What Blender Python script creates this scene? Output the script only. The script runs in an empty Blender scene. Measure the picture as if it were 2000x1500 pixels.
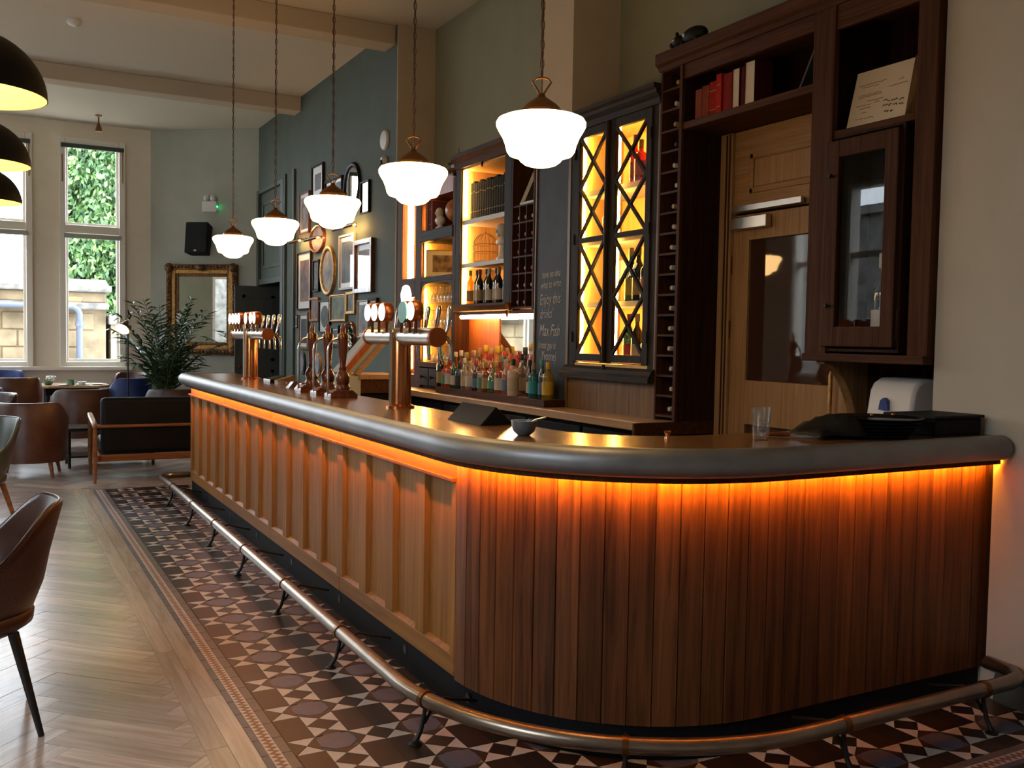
import bpy, bmesh, math, random
from mathutils import Vector, Matrix
random.seed(7)
PI = math.pi
scene = bpy.context.scene
COL = scene.collection

# ------------------------------------------------------------------ camera
YAW, PITCH, ROLL, FPX, EYE = .500473, -.0478725, .0167906, 1861.9, 1.6
cy_, sy_, cp_, sp_ = math.cos(YAW), math.sin(YAW), math.cos(PITCH), math.sin(PITCH)
FW = Vector((sy_*cp_, cy_*cp_, sp_))
rt0 = Vector((cy_, -sy_, 0)); up0 = rt0.cross(FW)
RT = rt0*math.cos(ROLL) + up0*math.sin(ROLL)
UP = up0*math.cos(ROLL) - rt0*math.sin(ROLL)
cam = bpy.data.objects.new('camera', bpy.data.cameras.new('camera'))
COL.objects.link(cam)
cam.data.sensor_fit = 'HORIZONTAL'; cam.data.sensor_width = 36.0; cam.data.lens = FPX/2000*36
cam.data.clip_start = .05; cam.data.clip_end = 200
cam.matrix_world = Matrix(((RT.x, UP.x, -FW.x, 0), (RT.y, UP.y, -FW.y, 0), (RT.z, UP.z, -FW.z, EYE), (0, 0, 0, 1)))
scene.camera = cam
def view_size(p):
    """rough visibility weight of a floor point: 1/depth^2 when inside the frame, tiny otherwise"""
    v = Vector((p[0], p[1], (p[2] if len(p) > 2 else 0) - EYE)); d = v.dot(FW)
    if d < .3: return 0
    x = 1000 + FPX*v.dot(RT)/d; y = 750 - FPX*v.dot(UP)/d
    return 1/(d*d) if -40 < x < 2040 and -40 < y < 1540 else 1e-6/(d*d)

# ------------------------------------------------------------------ world, view
W = bpy.data.worlds.new('sky'); scene.world = W; W.use_nodes = True
bg = W.node_tree.nodes['Background']
bg.inputs[0].default_value = (.80, .91, 1.0, 1); bg.inputs[1].default_value = 13.0
vs = scene.view_settings
vs.view_transform = 'Standard'; vs.look = 'None'; vs.gamma = 1; vs.exposure = 0.42; vs.use_curve_mapping = False
cyc = scene.cycles
cyc.use_denoising = True
cyc.max_bounces = 8; cyc.diffuse_bounces = 4; cyc.glossy_bounces = 4; cyc.transmission_bounces = 4; cyc.transparent_max_bounces = 12
cyc.caustics_reflective = False; cyc.caustics_refractive = False
cyc.sample_clamp_indirect = 6
def portal(x, y, z, w, h, rot):
    l = bpy.data.lights.new('window_portal', 'AREA'); l.shape = 'RECTANGLE'; l.size = w; l.size_y = h
    l.cycles.is_portal = True
    o = bpy.data.objects.new('window_portal', l); COL.objects.link(o); o.location = (x, y, z); o.rotation_euler = rot
FAR_WINDOWS = [(-3.18, -2.26), (-1.77, -.85), (-.36, .56), (1.05, 1.97)]  # two leftmost lie out of view, added to bring in more daylight
LEFT_WINDOWS = [(.4, 3.2), (10.0, 11.2), (12.2, 13.15), (14.7, 16.4)]  # all out of view; first one widened and last one added for daylight
for a, b in FAR_WINDOWS: portal((a+b)/2, 17.62, 2.88, b-a, 3.7, (-PI/2, 0, 0))
for a, b in LEFT_WINDOWS: portal(-4.62, (a+b)/2, 2.6, 3.2, b-a, (0, -PI/2, 0))

# ------------------------------------------------------------------ materials
def nt(name):
    m = bpy.data.materials.new(name); m.use_nodes = True
    t = m.node_tree; return m, t, t.nodes['Principled BSDF']
def c4(c): return (c[0], c[1], c[2], 1)
def plain(name, c, rough=.5, metal=0, spec=.5, noise=0, nscale=8, coat=0, bump=0, bscale=60):
    m, t, p = nt(name)
    p.inputs['Base Color'].default_value = c4(c); p.inputs['Roughness'].default_value = rough
    p.inputs['Metallic'].default_value = metal; p.inputs['Specular IOR Level'].default_value = spec
    p.inputs['Coat Weight'].default_value = coat
    if noise or bump:
        tc = t.nodes.new('ShaderNodeTexCoord')
    if noise:
        n = t.nodes.new('ShaderNodeTexNoise'); n.inputs['Scale'].default_value = nscale; n.inputs['Detail'].default_value = 5
        t.links.new(tc.outputs['Object'], n.inputs['Vector'])
        r = t.nodes.new('ShaderNodeValToRGB')
        r.color_ramp.elements[0].position = .3; r.color_ramp.elements[1].position = .7
        r.color_ramp.elements[0].color = c4([v*(1-noise) for v in c]); r.color_ramp.elements[1].color = c4([min(1, v*(1+noise)) for v in c])
        t.links.new(n.outputs['Fac'], r.inputs[0]); t.links.new(r.outputs[0], p.inputs['Base Color'])
    if bump:
        n = t.nodes.new('ShaderNodeTexNoise'); n.inputs['Scale'].default_value = bscale; n.inputs['Detail'].default_value = 4
        t.links.new(tc.outputs['Object'], n.inputs['Vector'])
        b = t.nodes.new('ShaderNodeBump'); b.inputs['Strength'].default_value = bump; b.inputs['Distance'].default_value = .01
        t.links.new(n.outputs['Fac'], b.inputs['Height']); t.links.new(b.outputs[0], p.inputs['Normal'])
    return m
def wood(name, c1, c2, axis='z', rough=.45, fine=38, long=1.6, bump=.12, vary=.25, coat=0, spec=.22):
    """grain stretched along one axis; every object gets its own tone from Object Info random"""
    m, t, p = nt(name)
    tc = t.nodes.new('ShaderNodeTexCoord'); mp = t.nodes.new('ShaderNodeMapping'); oi = t.nodes.new('ShaderNodeObjectInfo')
    s = [fine, fine, fine]; s['xyz'.index(axis)] = long
    mp.inputs['Scale'].default_value = s
    cmb = t.nodes.new('ShaderNodeVectorMath'); cmb.operation = 'MULTIPLY_ADD'
    cmb.inputs[1].default_value = (9.7, 5.3, 7.1)
    t.links.new(oi.outputs['Random'], cmb.inputs[0]); t.links.new(tc.outputs['Object'], cmb.inputs[2])
    t.links.new(cmb.outputs[0], mp.inputs['Vector'])
    n = t.nodes.new('ShaderNodeTexNoise'); n.inputs['Scale'].default_value = 1; n.inputs['Detail'].default_value = 6; n.inputs['Roughness'].default_value = .62
    n.inputs['Distortion'].default_value = .6
    t.links.new(mp.outputs[0], n.inputs['Vector'])
    r = t.nodes.new('ShaderNodeValToRGB'); r.color_ramp.elements[0].position = .32; r.color_ramp.elements[1].position = .68
    r.color_ramp.elements[0].color = c4(c1); r.color_ramp.elements[1].color = c4(c2)
    t.links.new(n.outputs['Fac'], r.inputs[0])
    mr = t.nodes.new('ShaderNodeMapRange'); mr.inputs['To Min'].default_value = 1-vary; mr.inputs['To Max'].default_value = 1+vary
    t.links.new(oi.outputs['Random'], mr.inputs['Value'])
    hsv = t.nodes.new('ShaderNodeHueSaturation')
    t.links.new(mr.outputs[0], hsv.inputs['Value']); t.links.new(r.outputs[0], hsv.inputs['Color'])
    t.links.new(hsv.outputs[0], p.inputs['Base Color'])
    p.inputs['Specular IOR Level'].default_value = spec; p.inputs['Roughness'].default_value = rough; p.inputs['Coat Weight'].default_value = coat; p.inputs['Coat Roughness'].default_value = .2
    b = t.nodes.new('ShaderNodeBump'); b.inputs['Strength'].default_value = bump; b.inputs['Distance'].default_value = .004
    t.links.new(n.outputs['Fac'], b.inputs['Height']); t.links.new(b.outputs[0], p.inputs['Normal'])
    return m
def emit(name, c, s):
    m = bpy.data.materials.new(name); m.use_nodes = True; t = m.node_tree; t.nodes.clear()
    e = t.nodes.new('ShaderNodeEmission'); e.inputs[0].default_value = c4(c); e.inputs[1].default_value = s
    o = t.nodes.new('ShaderNodeOutputMaterial'); t.links.new(e.outputs[0], o.inputs[0]); return m
def pane(name, tint=(1, 1, 1), gloss=.0, rough=.01, ior=1.5, diffuse=None, dfac=.3):
    """thin clear sheet: see-through plus Fresnel reflection, optionally a tinted diffuse share"""
    m = bpy.data.materials.new(name); m.use_nodes = True; t = m.node_tree; t.nodes.clear()
    tr = t.nodes.new('ShaderNodeBsdfTransparent'); tr.inputs[0].default_value = c4(tint)
    gl = t.nodes.new('ShaderNodeBsdfGlossy'); gl.inputs['Roughness'].default_value = rough
    fr = t.nodes.new('ShaderNodeFresnel'); fr.inputs['IOR'].default_value = ior
    base = tr.outputs[0]
    if diffuse:
        df = t.nodes.new('ShaderNodeBsdfDiffuse'); df.inputs[0].default_value = c4(diffuse)
        mx0 = t.nodes.new('ShaderNodeMixShader'); mx0.inputs[0].default_value = dfac
        t.links.new(tr.outputs[0], mx0.inputs[1]); t.links.new(df.outputs[0], mx0.inputs[2]); base = mx0.outputs[0]
    mx = t.nodes.new('ShaderNodeMixShader'); o = t.nodes.new('ShaderNodeOutputMaterial')
    ad = t.nodes.new('ShaderNodeMath'); ad.operation = 'ADD'; ad.inputs[1].default_value = gloss; ad.use_clamp = True
    t.links.new(fr.outputs[0], ad.inputs[0])
    ge = t.nodes.new('ShaderNodeNewGeometry'); fb = t.nodes.new('ShaderNodeMath'); fb.operation = 'SUBTRACT'; fb.inputs[0].default_value = 1
    ml = t.nodes.new('ShaderNodeMath'); ml.operation = 'MULTIPLY'        # only the outer face of a sheet mirrors
    t.links.new(ge.outputs['Backfacing'], fb.inputs[1]); t.links.new(fb.outputs[0], ml.inputs[0]); t.links.new(ad.outputs[0], ml.inputs[1]); t.links.new(ml.outputs[0], mx.inputs[0])
    t.links.new(base, mx.inputs[1]); t.links.new(gl.outputs[0], mx.inputs[2]); t.links.new(mx.outputs[0], o.inputs[0])
    return m

M = {}
M['wall_beige'] = plain('wall_beige', (.50, .455, .385), .8, noise=.04, nscale=3, spec=.2)
M['wall_sage'] = plain('wall_sage', (.27, .265, .19), .8, noise=.05, nscale=3, spec=.2)
M['wall_green'] = plain('wall_green', (.10, .125, .105), .75, noise=.06, nscale=3, spec=.25)
M['wall_grey'] = plain('wall_grey', (.43, .44, .385), .8, noise=.05, nscale=3, spec=.2)
M['wall_tan'] = plain('wall_tan', (.50, .41, .30), .8, noise=.04, nscale=3, spec=.2)
M['ceiling'] = plain('ceiling_paint', (.60, .55, .46), .9, spec=.1)
M['beam'] = plain('beam_paint', (.52, .43, .32), .85, spec=.1)
M['frame_white'] = plain('window_paint', (.88, .82, .72), .4)
M['wall_cream'] = plain('wall_cream', (.85, .75, .60), .8, noise=.03, nscale=3, spec=.2)
M['green_trim'] = plain('door_paint', (.055, .07, .062), .5)
M['grey_door'] = plain('grey_door_paint', (.06, .068, .064), .5)
M['clear'] = pane('window_glass')
M['cab_glass'] = pane('cabinet_glass', ior=1.45)
M['tumbler'] = pane('tumbler_glass', (.93, .95, .96), gloss=.05, diffuse=(.8, .8, .8), dfac=.04)
M['wineglass'] = pane('wine_glass', (.95, .93, .9), gloss=.07, diffuse=(.9, .85, .75), dfac=.16)
M['parquet'] = wood('oak_parquet', (.33, .27, .24), (.51, .445, .42), 'x', .25, 30, 2.0, .18, .26, spec=.5)
M['parquet_y'] = wood('oak_border', (.31, .245, .21), (.48, .41, .37), 'y', .25, 30, 2.0, .18, .14, spec=.5)
M['subfloor'] = plain('floor_joint', (.05, .035, .025), .8)
M['grout'] = plain('grout', (.16, .135, .115), .8)
M['tile_brown'] = plain('tile_brown', (.032, .017, .012), .33, noise=.25, nscale=14)
M['tile_black'] = plain('tile_black', (.018, .012, .010), .33, noise=.2, nscale=14)
M['tile_red'] = plain('tile_red', (.042, .019, .012), .35, noise=.2, nscale=14)
M['tile_blue'] = plain('tile_blue', (.10, .10, .15), .35, noise=.12, nscale=14)
M['tile_white'] = plain('tile_white', (.52, .475, .45), .35, noise=.10, nscale=14)
M['tile_grey'] = plain('tile_grey', (.13, .105, .10), .35, noise=.12, nscale=14)
M['tile_slate'] = plain('tile_slate', (.085, .085, .115), .35, noise=.12, nscale=14)
M['tile_terra'] = plain('tile_terracotta', (.20, .075, .035), .35, noise=.12, nscale=14)
M['bar_oak'] = wood('bar_oak', (.20, .083, .016), (.34, .155, .034), 'z', .48, 34, 1.6, .1, .10)
M['bar_oak_y'] = wood('bar_oak_rail', (.20, .083, .016), (.34, .155, .034), 'y', .48, 34, 1.6, .1, .06)
M['frieze_oak'] = wood('frieze_oak', (.09, .030, .007), (.165, .060, .014), 'y', .5, 34, 1.6, .1, .05)
M['bar_board'] = wood('bar_board', (.055, .019, .008), (.20, .073, .025), 'z', .40, 30, 1.3, .14, .22)
M['plinth'] = plain('black_plinth', (.007, .008, .011), .65, spec=.15)
M['copper_top'] = plain('bar_top_copper', (.27, .13, .055), .22, .55, noise=.18, nscale=5)
M['pewter'] = plain('pewter_nosing', (.27, .27, .28), .46, .85, noise=.12, nscale=7)
M['brass_rail'] = plain('aged_rail', (.30, .24, .19), .30, .95, noise=.15, nscale=9)
M['iron'] = plain('black_iron', (.012, .011, .010), .45, .4)
M['led_orange'] = emit('led_orange', (1.0, .29, .012), 270)
M['led_warm'] = emit('led_warm', (1.0, .52, .10), 115)
M['led_white'] = emit('led_warm_white', (1.0, .56, .20), 40)
M['opal'] = emit('opal_glass_lit', (1.0, .60, .23), 12)
M['bulb'] = emit('bulb', (1.0, .62, .22), 170)
M['picture_lamp'] = emit('picture_lamp', (1.0, .55, .18), 130)
M['lens_lit'] = emit('tap_lens_lit', (1.0, .93, .80), 3.2)
M['green_led'] = emit('green_led', (.02, 1.0, .25), 12)
M['bronze'] = plain('bronze_fitting', (.19, .085, .030), .32, .9)
M['chain'] = plain('chain_bronze', (.10, .045, .020), .45, .8)
M['dome_black'] = plain('dome_black', (.004, .004, .004), .5, spec=.2)
M['dome_inner'] = plain('dome_cream', (.85, .72, .30), .6)
M['copper'] = plain('copper_column', (.62, .24, .09), .20, .95)
M['copper_dk'] = plain('copper_cap', (.36, .10, .032), .38, .8)
M['steel'] = plain('steel', (.60, .56, .50), .28, .95)
M['chrome'] = plain('chrome', (.72, .72, .72), .08, 1)
M['mahogany'] = wood('mahogany', (.085, .022, .011), (.20, .060, .028), 'z', .22, 40, 3, .05, .1, .5)
M['dark_wood'] = wood('dark_wood', (.014, .006, .003), (.042, .017, .008), 'z', .60, 36, 1.6, .1, .08, spec=.10)
M['dark_wood_y'] = wood('dark_wood_horizontal', (.018, .008, .004), (.058, .024, .011), 'y', .60, 36, 1.6, .1, .08, spec=.10)
M['mid_wood'] = wood('mid_wood', (.036, .013, .0055), (.090, .034, .014), 'z', .60, 36, 1.6, .1, .08, spec=.10)
M['mid_wood_y'] = wood('mid_wood_horizontal', (.040, .015, .006), (.10, .038, .016), 'y', .60, 36, 1.6, .1, .08, spec=.10)
M['ebony'] = wood('weathered_ebony', (.018, .014, .012), (.045, .035, .031), 'z', .60, 40, 2, .15, .08, spec=.10)
M['ebony_y'] = wood('weathered_ebony_horizontal', (.018, .014, .012), (.045, .035, .031), 'y', .60, 40, 2, .15, .08, spec=.10)
M['light_oak'] = wood('light_oak', (.27, .135, .050), (.42, .235, .10), 'z', .45, 45, 1.6, .1, .05)
M['light_oak_y'] = wood('light_oak_horizontal', (.27, .135, .050), (.42, .235, .10), 'y', .45, 45, 1.6, .1, .05)
M['panel_oak'] = wood('panel_oak', (.12, .062, .024), (.235, .13, .052), 'z', .4, 40, 1.4, .1, .05)
M['counter_oak'] = wood('counter_oak', (.34, .20, .10), (.48, .30, .165), 'y', .35, 30, 1.4, .08, .05)
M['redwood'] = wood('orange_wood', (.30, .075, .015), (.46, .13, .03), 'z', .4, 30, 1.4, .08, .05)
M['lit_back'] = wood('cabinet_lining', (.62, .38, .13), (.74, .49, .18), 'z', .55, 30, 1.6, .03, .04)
M['shelf_white'] = plain('shelf_paint', (.50, .44, .38), .5)
M['black'] = plain('black_matte', (.005, .005, .005), .6, spec=.2)
M['black_gloss'] = plain('black_gloss', (.010, .010, .011), .18)
M['fridge'] = plain('fridge_black', (.012, .012, .013), .25)
M['slate'] = plain('chalkboard', (.018, .020, .022), .65, noise=.35, nscale=4)
M['chalk'] = plain('chalk', (.52, .50, .49), .9)
M['mirror'] = plain('mirror', (.82, .84, .82), .015, 1)
M['door_pane'] = plain('door_pane', (.045, .018, .011), .03, 0, .6)  # opaque dark brown stands in for the unlit space behind the glass
M['gilt'] = plain('gilt_frame', (.40, .21, .055), .42, .75, noise=.4, nscale=22, bump=.5, bscale=45)
M['gilt_dk'] = plain('antique_gilt', (.16, .075, .028), .45, .6, noise=.55, nscale=26, bump=.8, bscale=55)
M['white_plastic'] = plain('white_plastic', (.68, .66, .65), .35)
M['paper'] = plain('paper', (.60, .50, .38), .8)
M['ink'] = plain('ink', (.035, .03, .03), .8)
M['ink_soft'] = plain('ink_soft', (.26, .21, .17), .8)
M['leather'] = plain('brown_leather', (.085, .028, .015), .34, noise=.25, nscale=6, bump=.15, bscale=120)
M['leather_dk'] = plain('dark_leather', (.048, .016, .010), .34, noise=.25, nscale=6, bump=.15, bscale=120)
M['leather_green'] = plain('green_leather', (.045, .055, .042), .32, noise=.2, nscale=6, bump=.15, bscale=120)
M['sofa_black'] = plain('black_upholstery', (.003, .003, .004), .55, spec=.2, bump=.1, bscale=150)
M['blue_velvet'] = plain('blue_velvet', (.012, .035, .155), .6, noise=.25, nscale=7)
M['leg_black'] = plain('leg_black', (.010, .008, .008), .35)
M['teak'] = wood('teak', (.17, .060, .022), (.30, .12, .045), 'x', .30, 30, 2, .06, .06)
M['leaf'] = plain('palm_leaf', (.028, .075, .022), .42, noise=.35, nscale=5)
M['leaf_dry'] = plain('palm_stem', (.10, .11, .035), .5)
M['terracotta'] = plain('terracotta_pot', (.20, .09, .055), .7, noise=.15)
M['blue_ceramic'] = plain('blue_ceramic', (.14, .17, .20), .3)
M['white_ceramic'] = plain('white_ceramic', (.70, .68, .64), .3)
M['sage_ceramic'] = plain('sage_ceramic', (.10, .20, .12), .3)
M['stone'] = plain('garden_stone', (.17, .125, .075), .9, noise=.45, nscale=2.4, bump=.4, bscale=14)
M['stone_cap'] = plain('stone_cap', (.13, .12, .11), .9, noise=.5, nscale=5, bump=.4, bscale=20)
M['pipe_blue'] = plain('drain_pipe', (.07, .085, .125), .5)
M['foliage_a'] = plain('tree_leaf_light', (.10, .19, .05), .6, noise=.5, nscale=1.2)
M['foliage_b'] = plain('tree_leaf_dark', (.038, .085, .030), .6, noise=.5, nscale=1.2)
M['bark'] = plain('bark', (.09, .065, .045), .9)
M['ground'] = plain('yard_paving', (.42, .39, .35), .9, noise=.15)
BOOKS = {k: plain('book_' + k, c, .7, noise=.15, nscale=30, spec=.06) for k, c in dict(pink=(.30, .085, .065), rose=(.25, .06, .045), red=(.30, .018, .014), scarlet=(.38, .022, .015), crimson=(.22, .02, .018), cream=(.44, .33, .20), maroon=(.075, .012, .011), green=(.006, .009, .0035), olive=(.009, .009, .0035), gold=(.30, .22, .08), orange=(.36, .09, .02)).items()}

# ------------------------------------------------------------------ mesh helpers
class MB:
    def __init__(s): s.v = []; s.f = []
    def add(s, vs, fs):
        k = len(s.v); s.v += [tuple(q) for q in vs]; s.f += [tuple(i+k for i in f) for f in fs]; return s
    def box(s, x0, y0, z0, x1, y1, z1):
        return s.add([(x0, y0, z0), (x1, y0, z0), (x1, y1, z0), (x0, y1, z0), (x0, y0, z1), (x1, y0, z1), (x1, y1, z1), (x0, y1, z1)],
                     [(0, 3, 2, 1), (4, 5, 6, 7), (0, 1, 5, 4), (1, 2, 6, 5), (2, 3, 7, 6), (3, 0, 4, 7)])
    def ext(s, ring0, ring1):
        n = len(ring0)
        return s.add(list(ring0)+list(ring1), [tuple(range(n-1, -1, -1)), tuple(range(n, 2*n))] + [(i, (i+1) % n, n+(i+1) % n, n+i) for i in range(n)])
    def prism(s, poly, z0, z1): return s.ext([(x, y, z0) for x, y in poly], [(x, y, z1) for x, y in poly])
    def prism_x(s, poly, x0, x1): return s.ext([(x0, a, b) for a, b in poly], [(x1, a, b) for a, b in poly])
    def prism_y(s, poly, y0, y1): return s.ext([(a, y0, b) for a, b in poly], [(a, y1, b) for a, b in poly])
    def bar(s, a, b, w, h, up=(0, 0, 1)):
        """rectangular bar from a to b"""
        a = Vector(a); b = Vector(b); d = (b-a).normalized(); u = Vector(up)
        if abs(d.dot(u)) > .99: u = Vector((1, 0, 0))
        r = d.cross(u).normalized(); u = r.cross(d)
        q = [r*w/2*i+u*h/2*j for i, j in ((-1, -1), (1, -1), (1, 1), (-1, 1))]
        return s.ext([a+k for k in q], [b+k for k in q])
    def tube(s, pts, r, n=8, closed=False, flat=1.0):
        pts = [Vector(p) for p in pts]; N = len(pts); rs = r if isinstance(r, (list, tuple)) else [r]*N
        rings = []; ref = None
        for i, p in enumerate(pts):
            a = pts[(i-1) % N] if (closed or i > 0) else p; b = pts[(i+1) % N] if (closed or i < N-1) else p
            d = (b-a).normalized()
            if ref is None:
                ref = Vector((0, 0, 1)) if abs(d.z) < .9 else Vector((1, 0, 0))
            u = (ref-d*ref.dot(d)).normalized(); ref = u; w = d.cross(u)
            rings.append([p+(u*math.cos(2*PI*k/n)*flat+w*math.sin(2*PI*k/n))*rs[i] for k in range(n)])
        vs = [q for g in rings for q in g]; fs = []
        for i in range(N if closed else N-1):
            j = (i+1) % N
            fs += [(i*n+k, i*n+(k+1) % n, j*n+(k+1) % n, j*n+k) for k in range(n)]
        if not closed: fs += [tuple(range(n-1, -1, -1)), tuple(range((N-1)*n, N*n))]
        return s.add(vs, fs)
    def lathe(s, prof, c=(0, 0, 0), n=24, axis='z', cap=True):
        vs = []; fs = []; m = len(prof)
        for r, h in prof:
            for k in range(n):
                a = 2*PI*k/n; p = (r*math.cos(a), r*math.sin(a), h)
                if axis == 'x': p = (p[2], p[0], p[1])
                if axis == 'y': p = (p[1], p[2], p[0])
                vs.append((c[0]+p[0], c[1]+p[1], c[2]+p[2]))
        for i in range(m-1): fs += [(i*n+k, i*n+(k+1) % n, (i+1)*n+(k+1) % n, (i+1)*n+k) for k in range(n)]
        if cap:
            if prof[0][0] > 1e-6: fs.append(tuple(range(n-1, -1, -1)))
            if prof[-1][0] > 1e-6: fs.append(tuple(range((m-1)*n, m*n)))
        return s.add(vs, fs)
    def ell(s, c, r, nu=14, nv=8):
        prof = [(max(1e-4, math.sin(PI*i/nv)), -math.cos(PI*i/nv)) for i in range(nv+1)]
        k = len(s.v); s.lathe(prof, (0, 0, 0), nu, cap=False)
        for i in range(k, len(s.v)):
            x, y, z = s.v[i]; s.v[i] = (c[0]+x*r[0], c[1]+y*r[1], c[2]+z*r[2])
        return s
    def build(s, name, mat, parent=None, smooth=0, bevel=0, label=None, norm=True, solid=0):
        me = bpy.data.meshes.new(name); me.from_pydata(s.v, [], s.f)
        if norm:
            bm = bmesh.new(); bm.from_mesh(me)
            bmesh.ops.recalc_face_normals(bm, faces=bm.faces); bm.to_mesh(me); bm.free()
        me.materials.append(M[mat] if isinstance(mat, str) else mat)
        if smooth:
            me.shade_smooth(); me.set_sharp_from_angle(angle=math.radians(smooth))
        return put(name, me, parent, bevel, label, solid)
def put(name, me, parent=None, bevel=0, label=None, solid=0):
    o = bpy.data.objects.new(name, me); COL.objects.link(o)
    if parent is not None: setp(o, parent)
    if solid:
        d = o.modifiers.new('solid', 'SOLIDIFY'); d.thickness = solid; d.offset = 0
    if bevel:
        b = o.modifiers.new('bevel', 'BEVEL'); b.width = bevel; b.segments = 2; b.limit_method = 'ANGLE'; b.angle_limit = .6
    if label: o['label'] = label
    return o
BASE = {}
def world_inv(p): return BASE.get(p.name, Matrix.Identity(4))
def setp(o, parent):
    o.parent = parent; o.matrix_parent_inverse = world_inv(parent)
    BASE[o.name] = Matrix.Identity(4)
def tag(o, label, cat, group=None):
    o['label'] = label; o['category'] = cat
    if group: o['group'] = group
    return o
def thing(name, label, cat, base=(0, 0, 0), group=None):
    o = bpy.data.objects.new(name, None); COL.objects.link(o); o.location = base; o.empty_display_size = .1
    BASE[o.name] = Matrix.Translation(-Vector(base))
    return tag(o, label, cat, group)
def struct(o): o['kind'] = 'structure'; return o
def structure(name, base=(0, 0, 0)):
    o = bpy.data.objects.new(name, None); COL.objects.link(o); o.location = base; o.empty_display_size = .1
    BASE[o.name] = Matrix.Translation(-Vector(base)); o['kind'] = 'structure'; return o
def copy_thing(root, loc, rotz=None, label=None, group=None, scale=None):
    r = root.copy(); COL.objects.link(r); r.location = loc
    if rotz is not None: r.rotation_euler = (0, 0, rotz)
    if scale: r.scale = scale
    if label: r['label'] = label
    if group: r['group'] = group
    for ch in list(root.children):
        c = ch.copy(); COL.objects.link(c); c.parent = r; c.matrix_parent_inverse = ch.matrix_parent_inverse.copy()
        for g in list(ch.children):
            d = g.copy(); COL.objects.link(d); d.parent = c; d.matrix_parent_inverse = g.matrix_parent_inverse.copy()
    return r
def place(o, loc, rotz=0):
    o.location = loc; o.rotation_euler = (0, 0, rotz); return o
def arc(cx, cy, r, a0, a1, n): return [(cx+r*math.cos(a0+(a1-a0)*i/n), cy+r*math.sin(a0+(a1-a0)*i/n)) for i in range(n+1)]

# ================================================================== SETTING
ZC = 5.05
# ---- floor: sub-base, herringbone planks, border boards, patterned tiles
TX, TY, TYF = .886, 2.20, 10.45          # outer edges of the tiled strip
floor = struct(MB().box(-4.5, -3.5, -.12, 4.42, 17.5, -.010).build('floor', 'subfloor'))
def clip(poly, x0, x1, y0, y1):
    for ax, lim, sg in ((0, x0, 1), (0, x1, -1), (1, y0, 1), (1, y1, -1)):
        out = []
        for i, p in enumerate(poly):
            q = poly[(i+1) % len(poly)]; dp = (p[ax]-lim)*sg; dq = (q[ax]-lim)*sg
            if dp >= 0: out.append(p)
            if (dp >= 0) != (dq >= 0):
                t = dp/(dp-dq); out.append((p[0]+(q[0]-p[0])*t, p[1]+(q[1]-p[1])*t))
        poly = out
        if len(poly) < 3: return []
    return poly
def area(p): return abs(sum(p[i][0]*p[(i+1) % len(p)][1]-p[(i+1) % len(p)][0]*p[i][1] for i in range(len(p))))/2
def cen(p): return (sum(q[0] for q in p)/len(p), sum(q[1] for q in p)/len(p))
def pieces(items, name, keep, parent, stuff_name, z0, z1):
    """items: (polygon, material, angle). The ones that show largest become objects, the rest one mesh per material."""
    items = [(area(p)*view_size(cen(p)), p, m, a) for p, m, a in items if area(p) > 2e-4]
    items.sort(key=lambda t: -t[0])
    rest = {}
    for i, (w, p, m, a) in enumerate(items):
        if i < keep:
            c = cen(p); ca, sa = math.cos(-a), math.sin(-a)
            loc = [((x-c[0])*ca-(y-c[1])*sa, (x-c[0])*sa+(y-c[1])*ca) for x, y in p]
            h = z1+random.uniform(-.0006, .0006)
            o = MB().prism(loc, z0, h).build(name, m, parent, norm=False)
            o.location = (c[0], c[1], 0); o.rotation_euler = (0, 0, a)
        else:
            rest.setdefault(m, MB()).prism(p, z0, z1)
    for m, b in rest.items():
        o = b.build(stuff_name, m, parent, norm=False); o['kind'] = 'stuff'
PW, PN = .13, 5
planks = []
def rect(x0, y0, x1, y1, g=.0009): return [(x0+g, y0+g), (x1-g, y0+g), (x1-g, y1-g), (x0+g, y1-g)]
HX = .705
r45 = math.sqrt(.5)
for i in range(-70, 190):
    for j in range(-70, 190):
        k = (i-j) % (2*PN)
        if k == 0: q = rect(i*PW, j*PW, (i+PN)*PW, (j+1)*PW); ang = PI/4
        elif k == 2*PN-1: q = rect(i*PW, j*PW, (i+1)*PW, (j+PN)*PW); ang = 3*PI/4
        else: continue
        q = [((x-y)*r45-.2, (x+y)*r45) for x, y in q]
        c = cen(q)
        if not (-2.6 < c[0] < 4.4 and 1.5 < c[1] < 17.9): continue
        for reg in ((-2.2, HX, 2.0, TYF+.1), (-2.2, 3.97, TYF+.1, 17.45)):
            p = clip(q, *reg)
            if len(p) >= 3: planks.append((p, 'parquet', ang))
for col, off in ((0, 0), (1, .55)):
    y = 1.2+off
    w = (TX-HX)/2
    while y < TYF:
        p = clip(rect(HX+col*w, y, HX+(col+1)*w, y+1.25), HX, TX, 2.0, TYF+.1)
        if len(p) >= 3: planks.append((p, 'parquet_y', 0))
        y += 1.25
for k in range(3): planks.append((rect(TX+k*1.05, TYF, TX+(k+1)*1.05, TYF+.1), 'parquet', 0))
pieces(planks, 'plank', 280, floor, 'plank_field', -.010, 0)
MB().box(-4.5, -3.5, -.009, 4.42, 1.999, -.001).build('floorboards_behind', 'parquet', floor)
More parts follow.
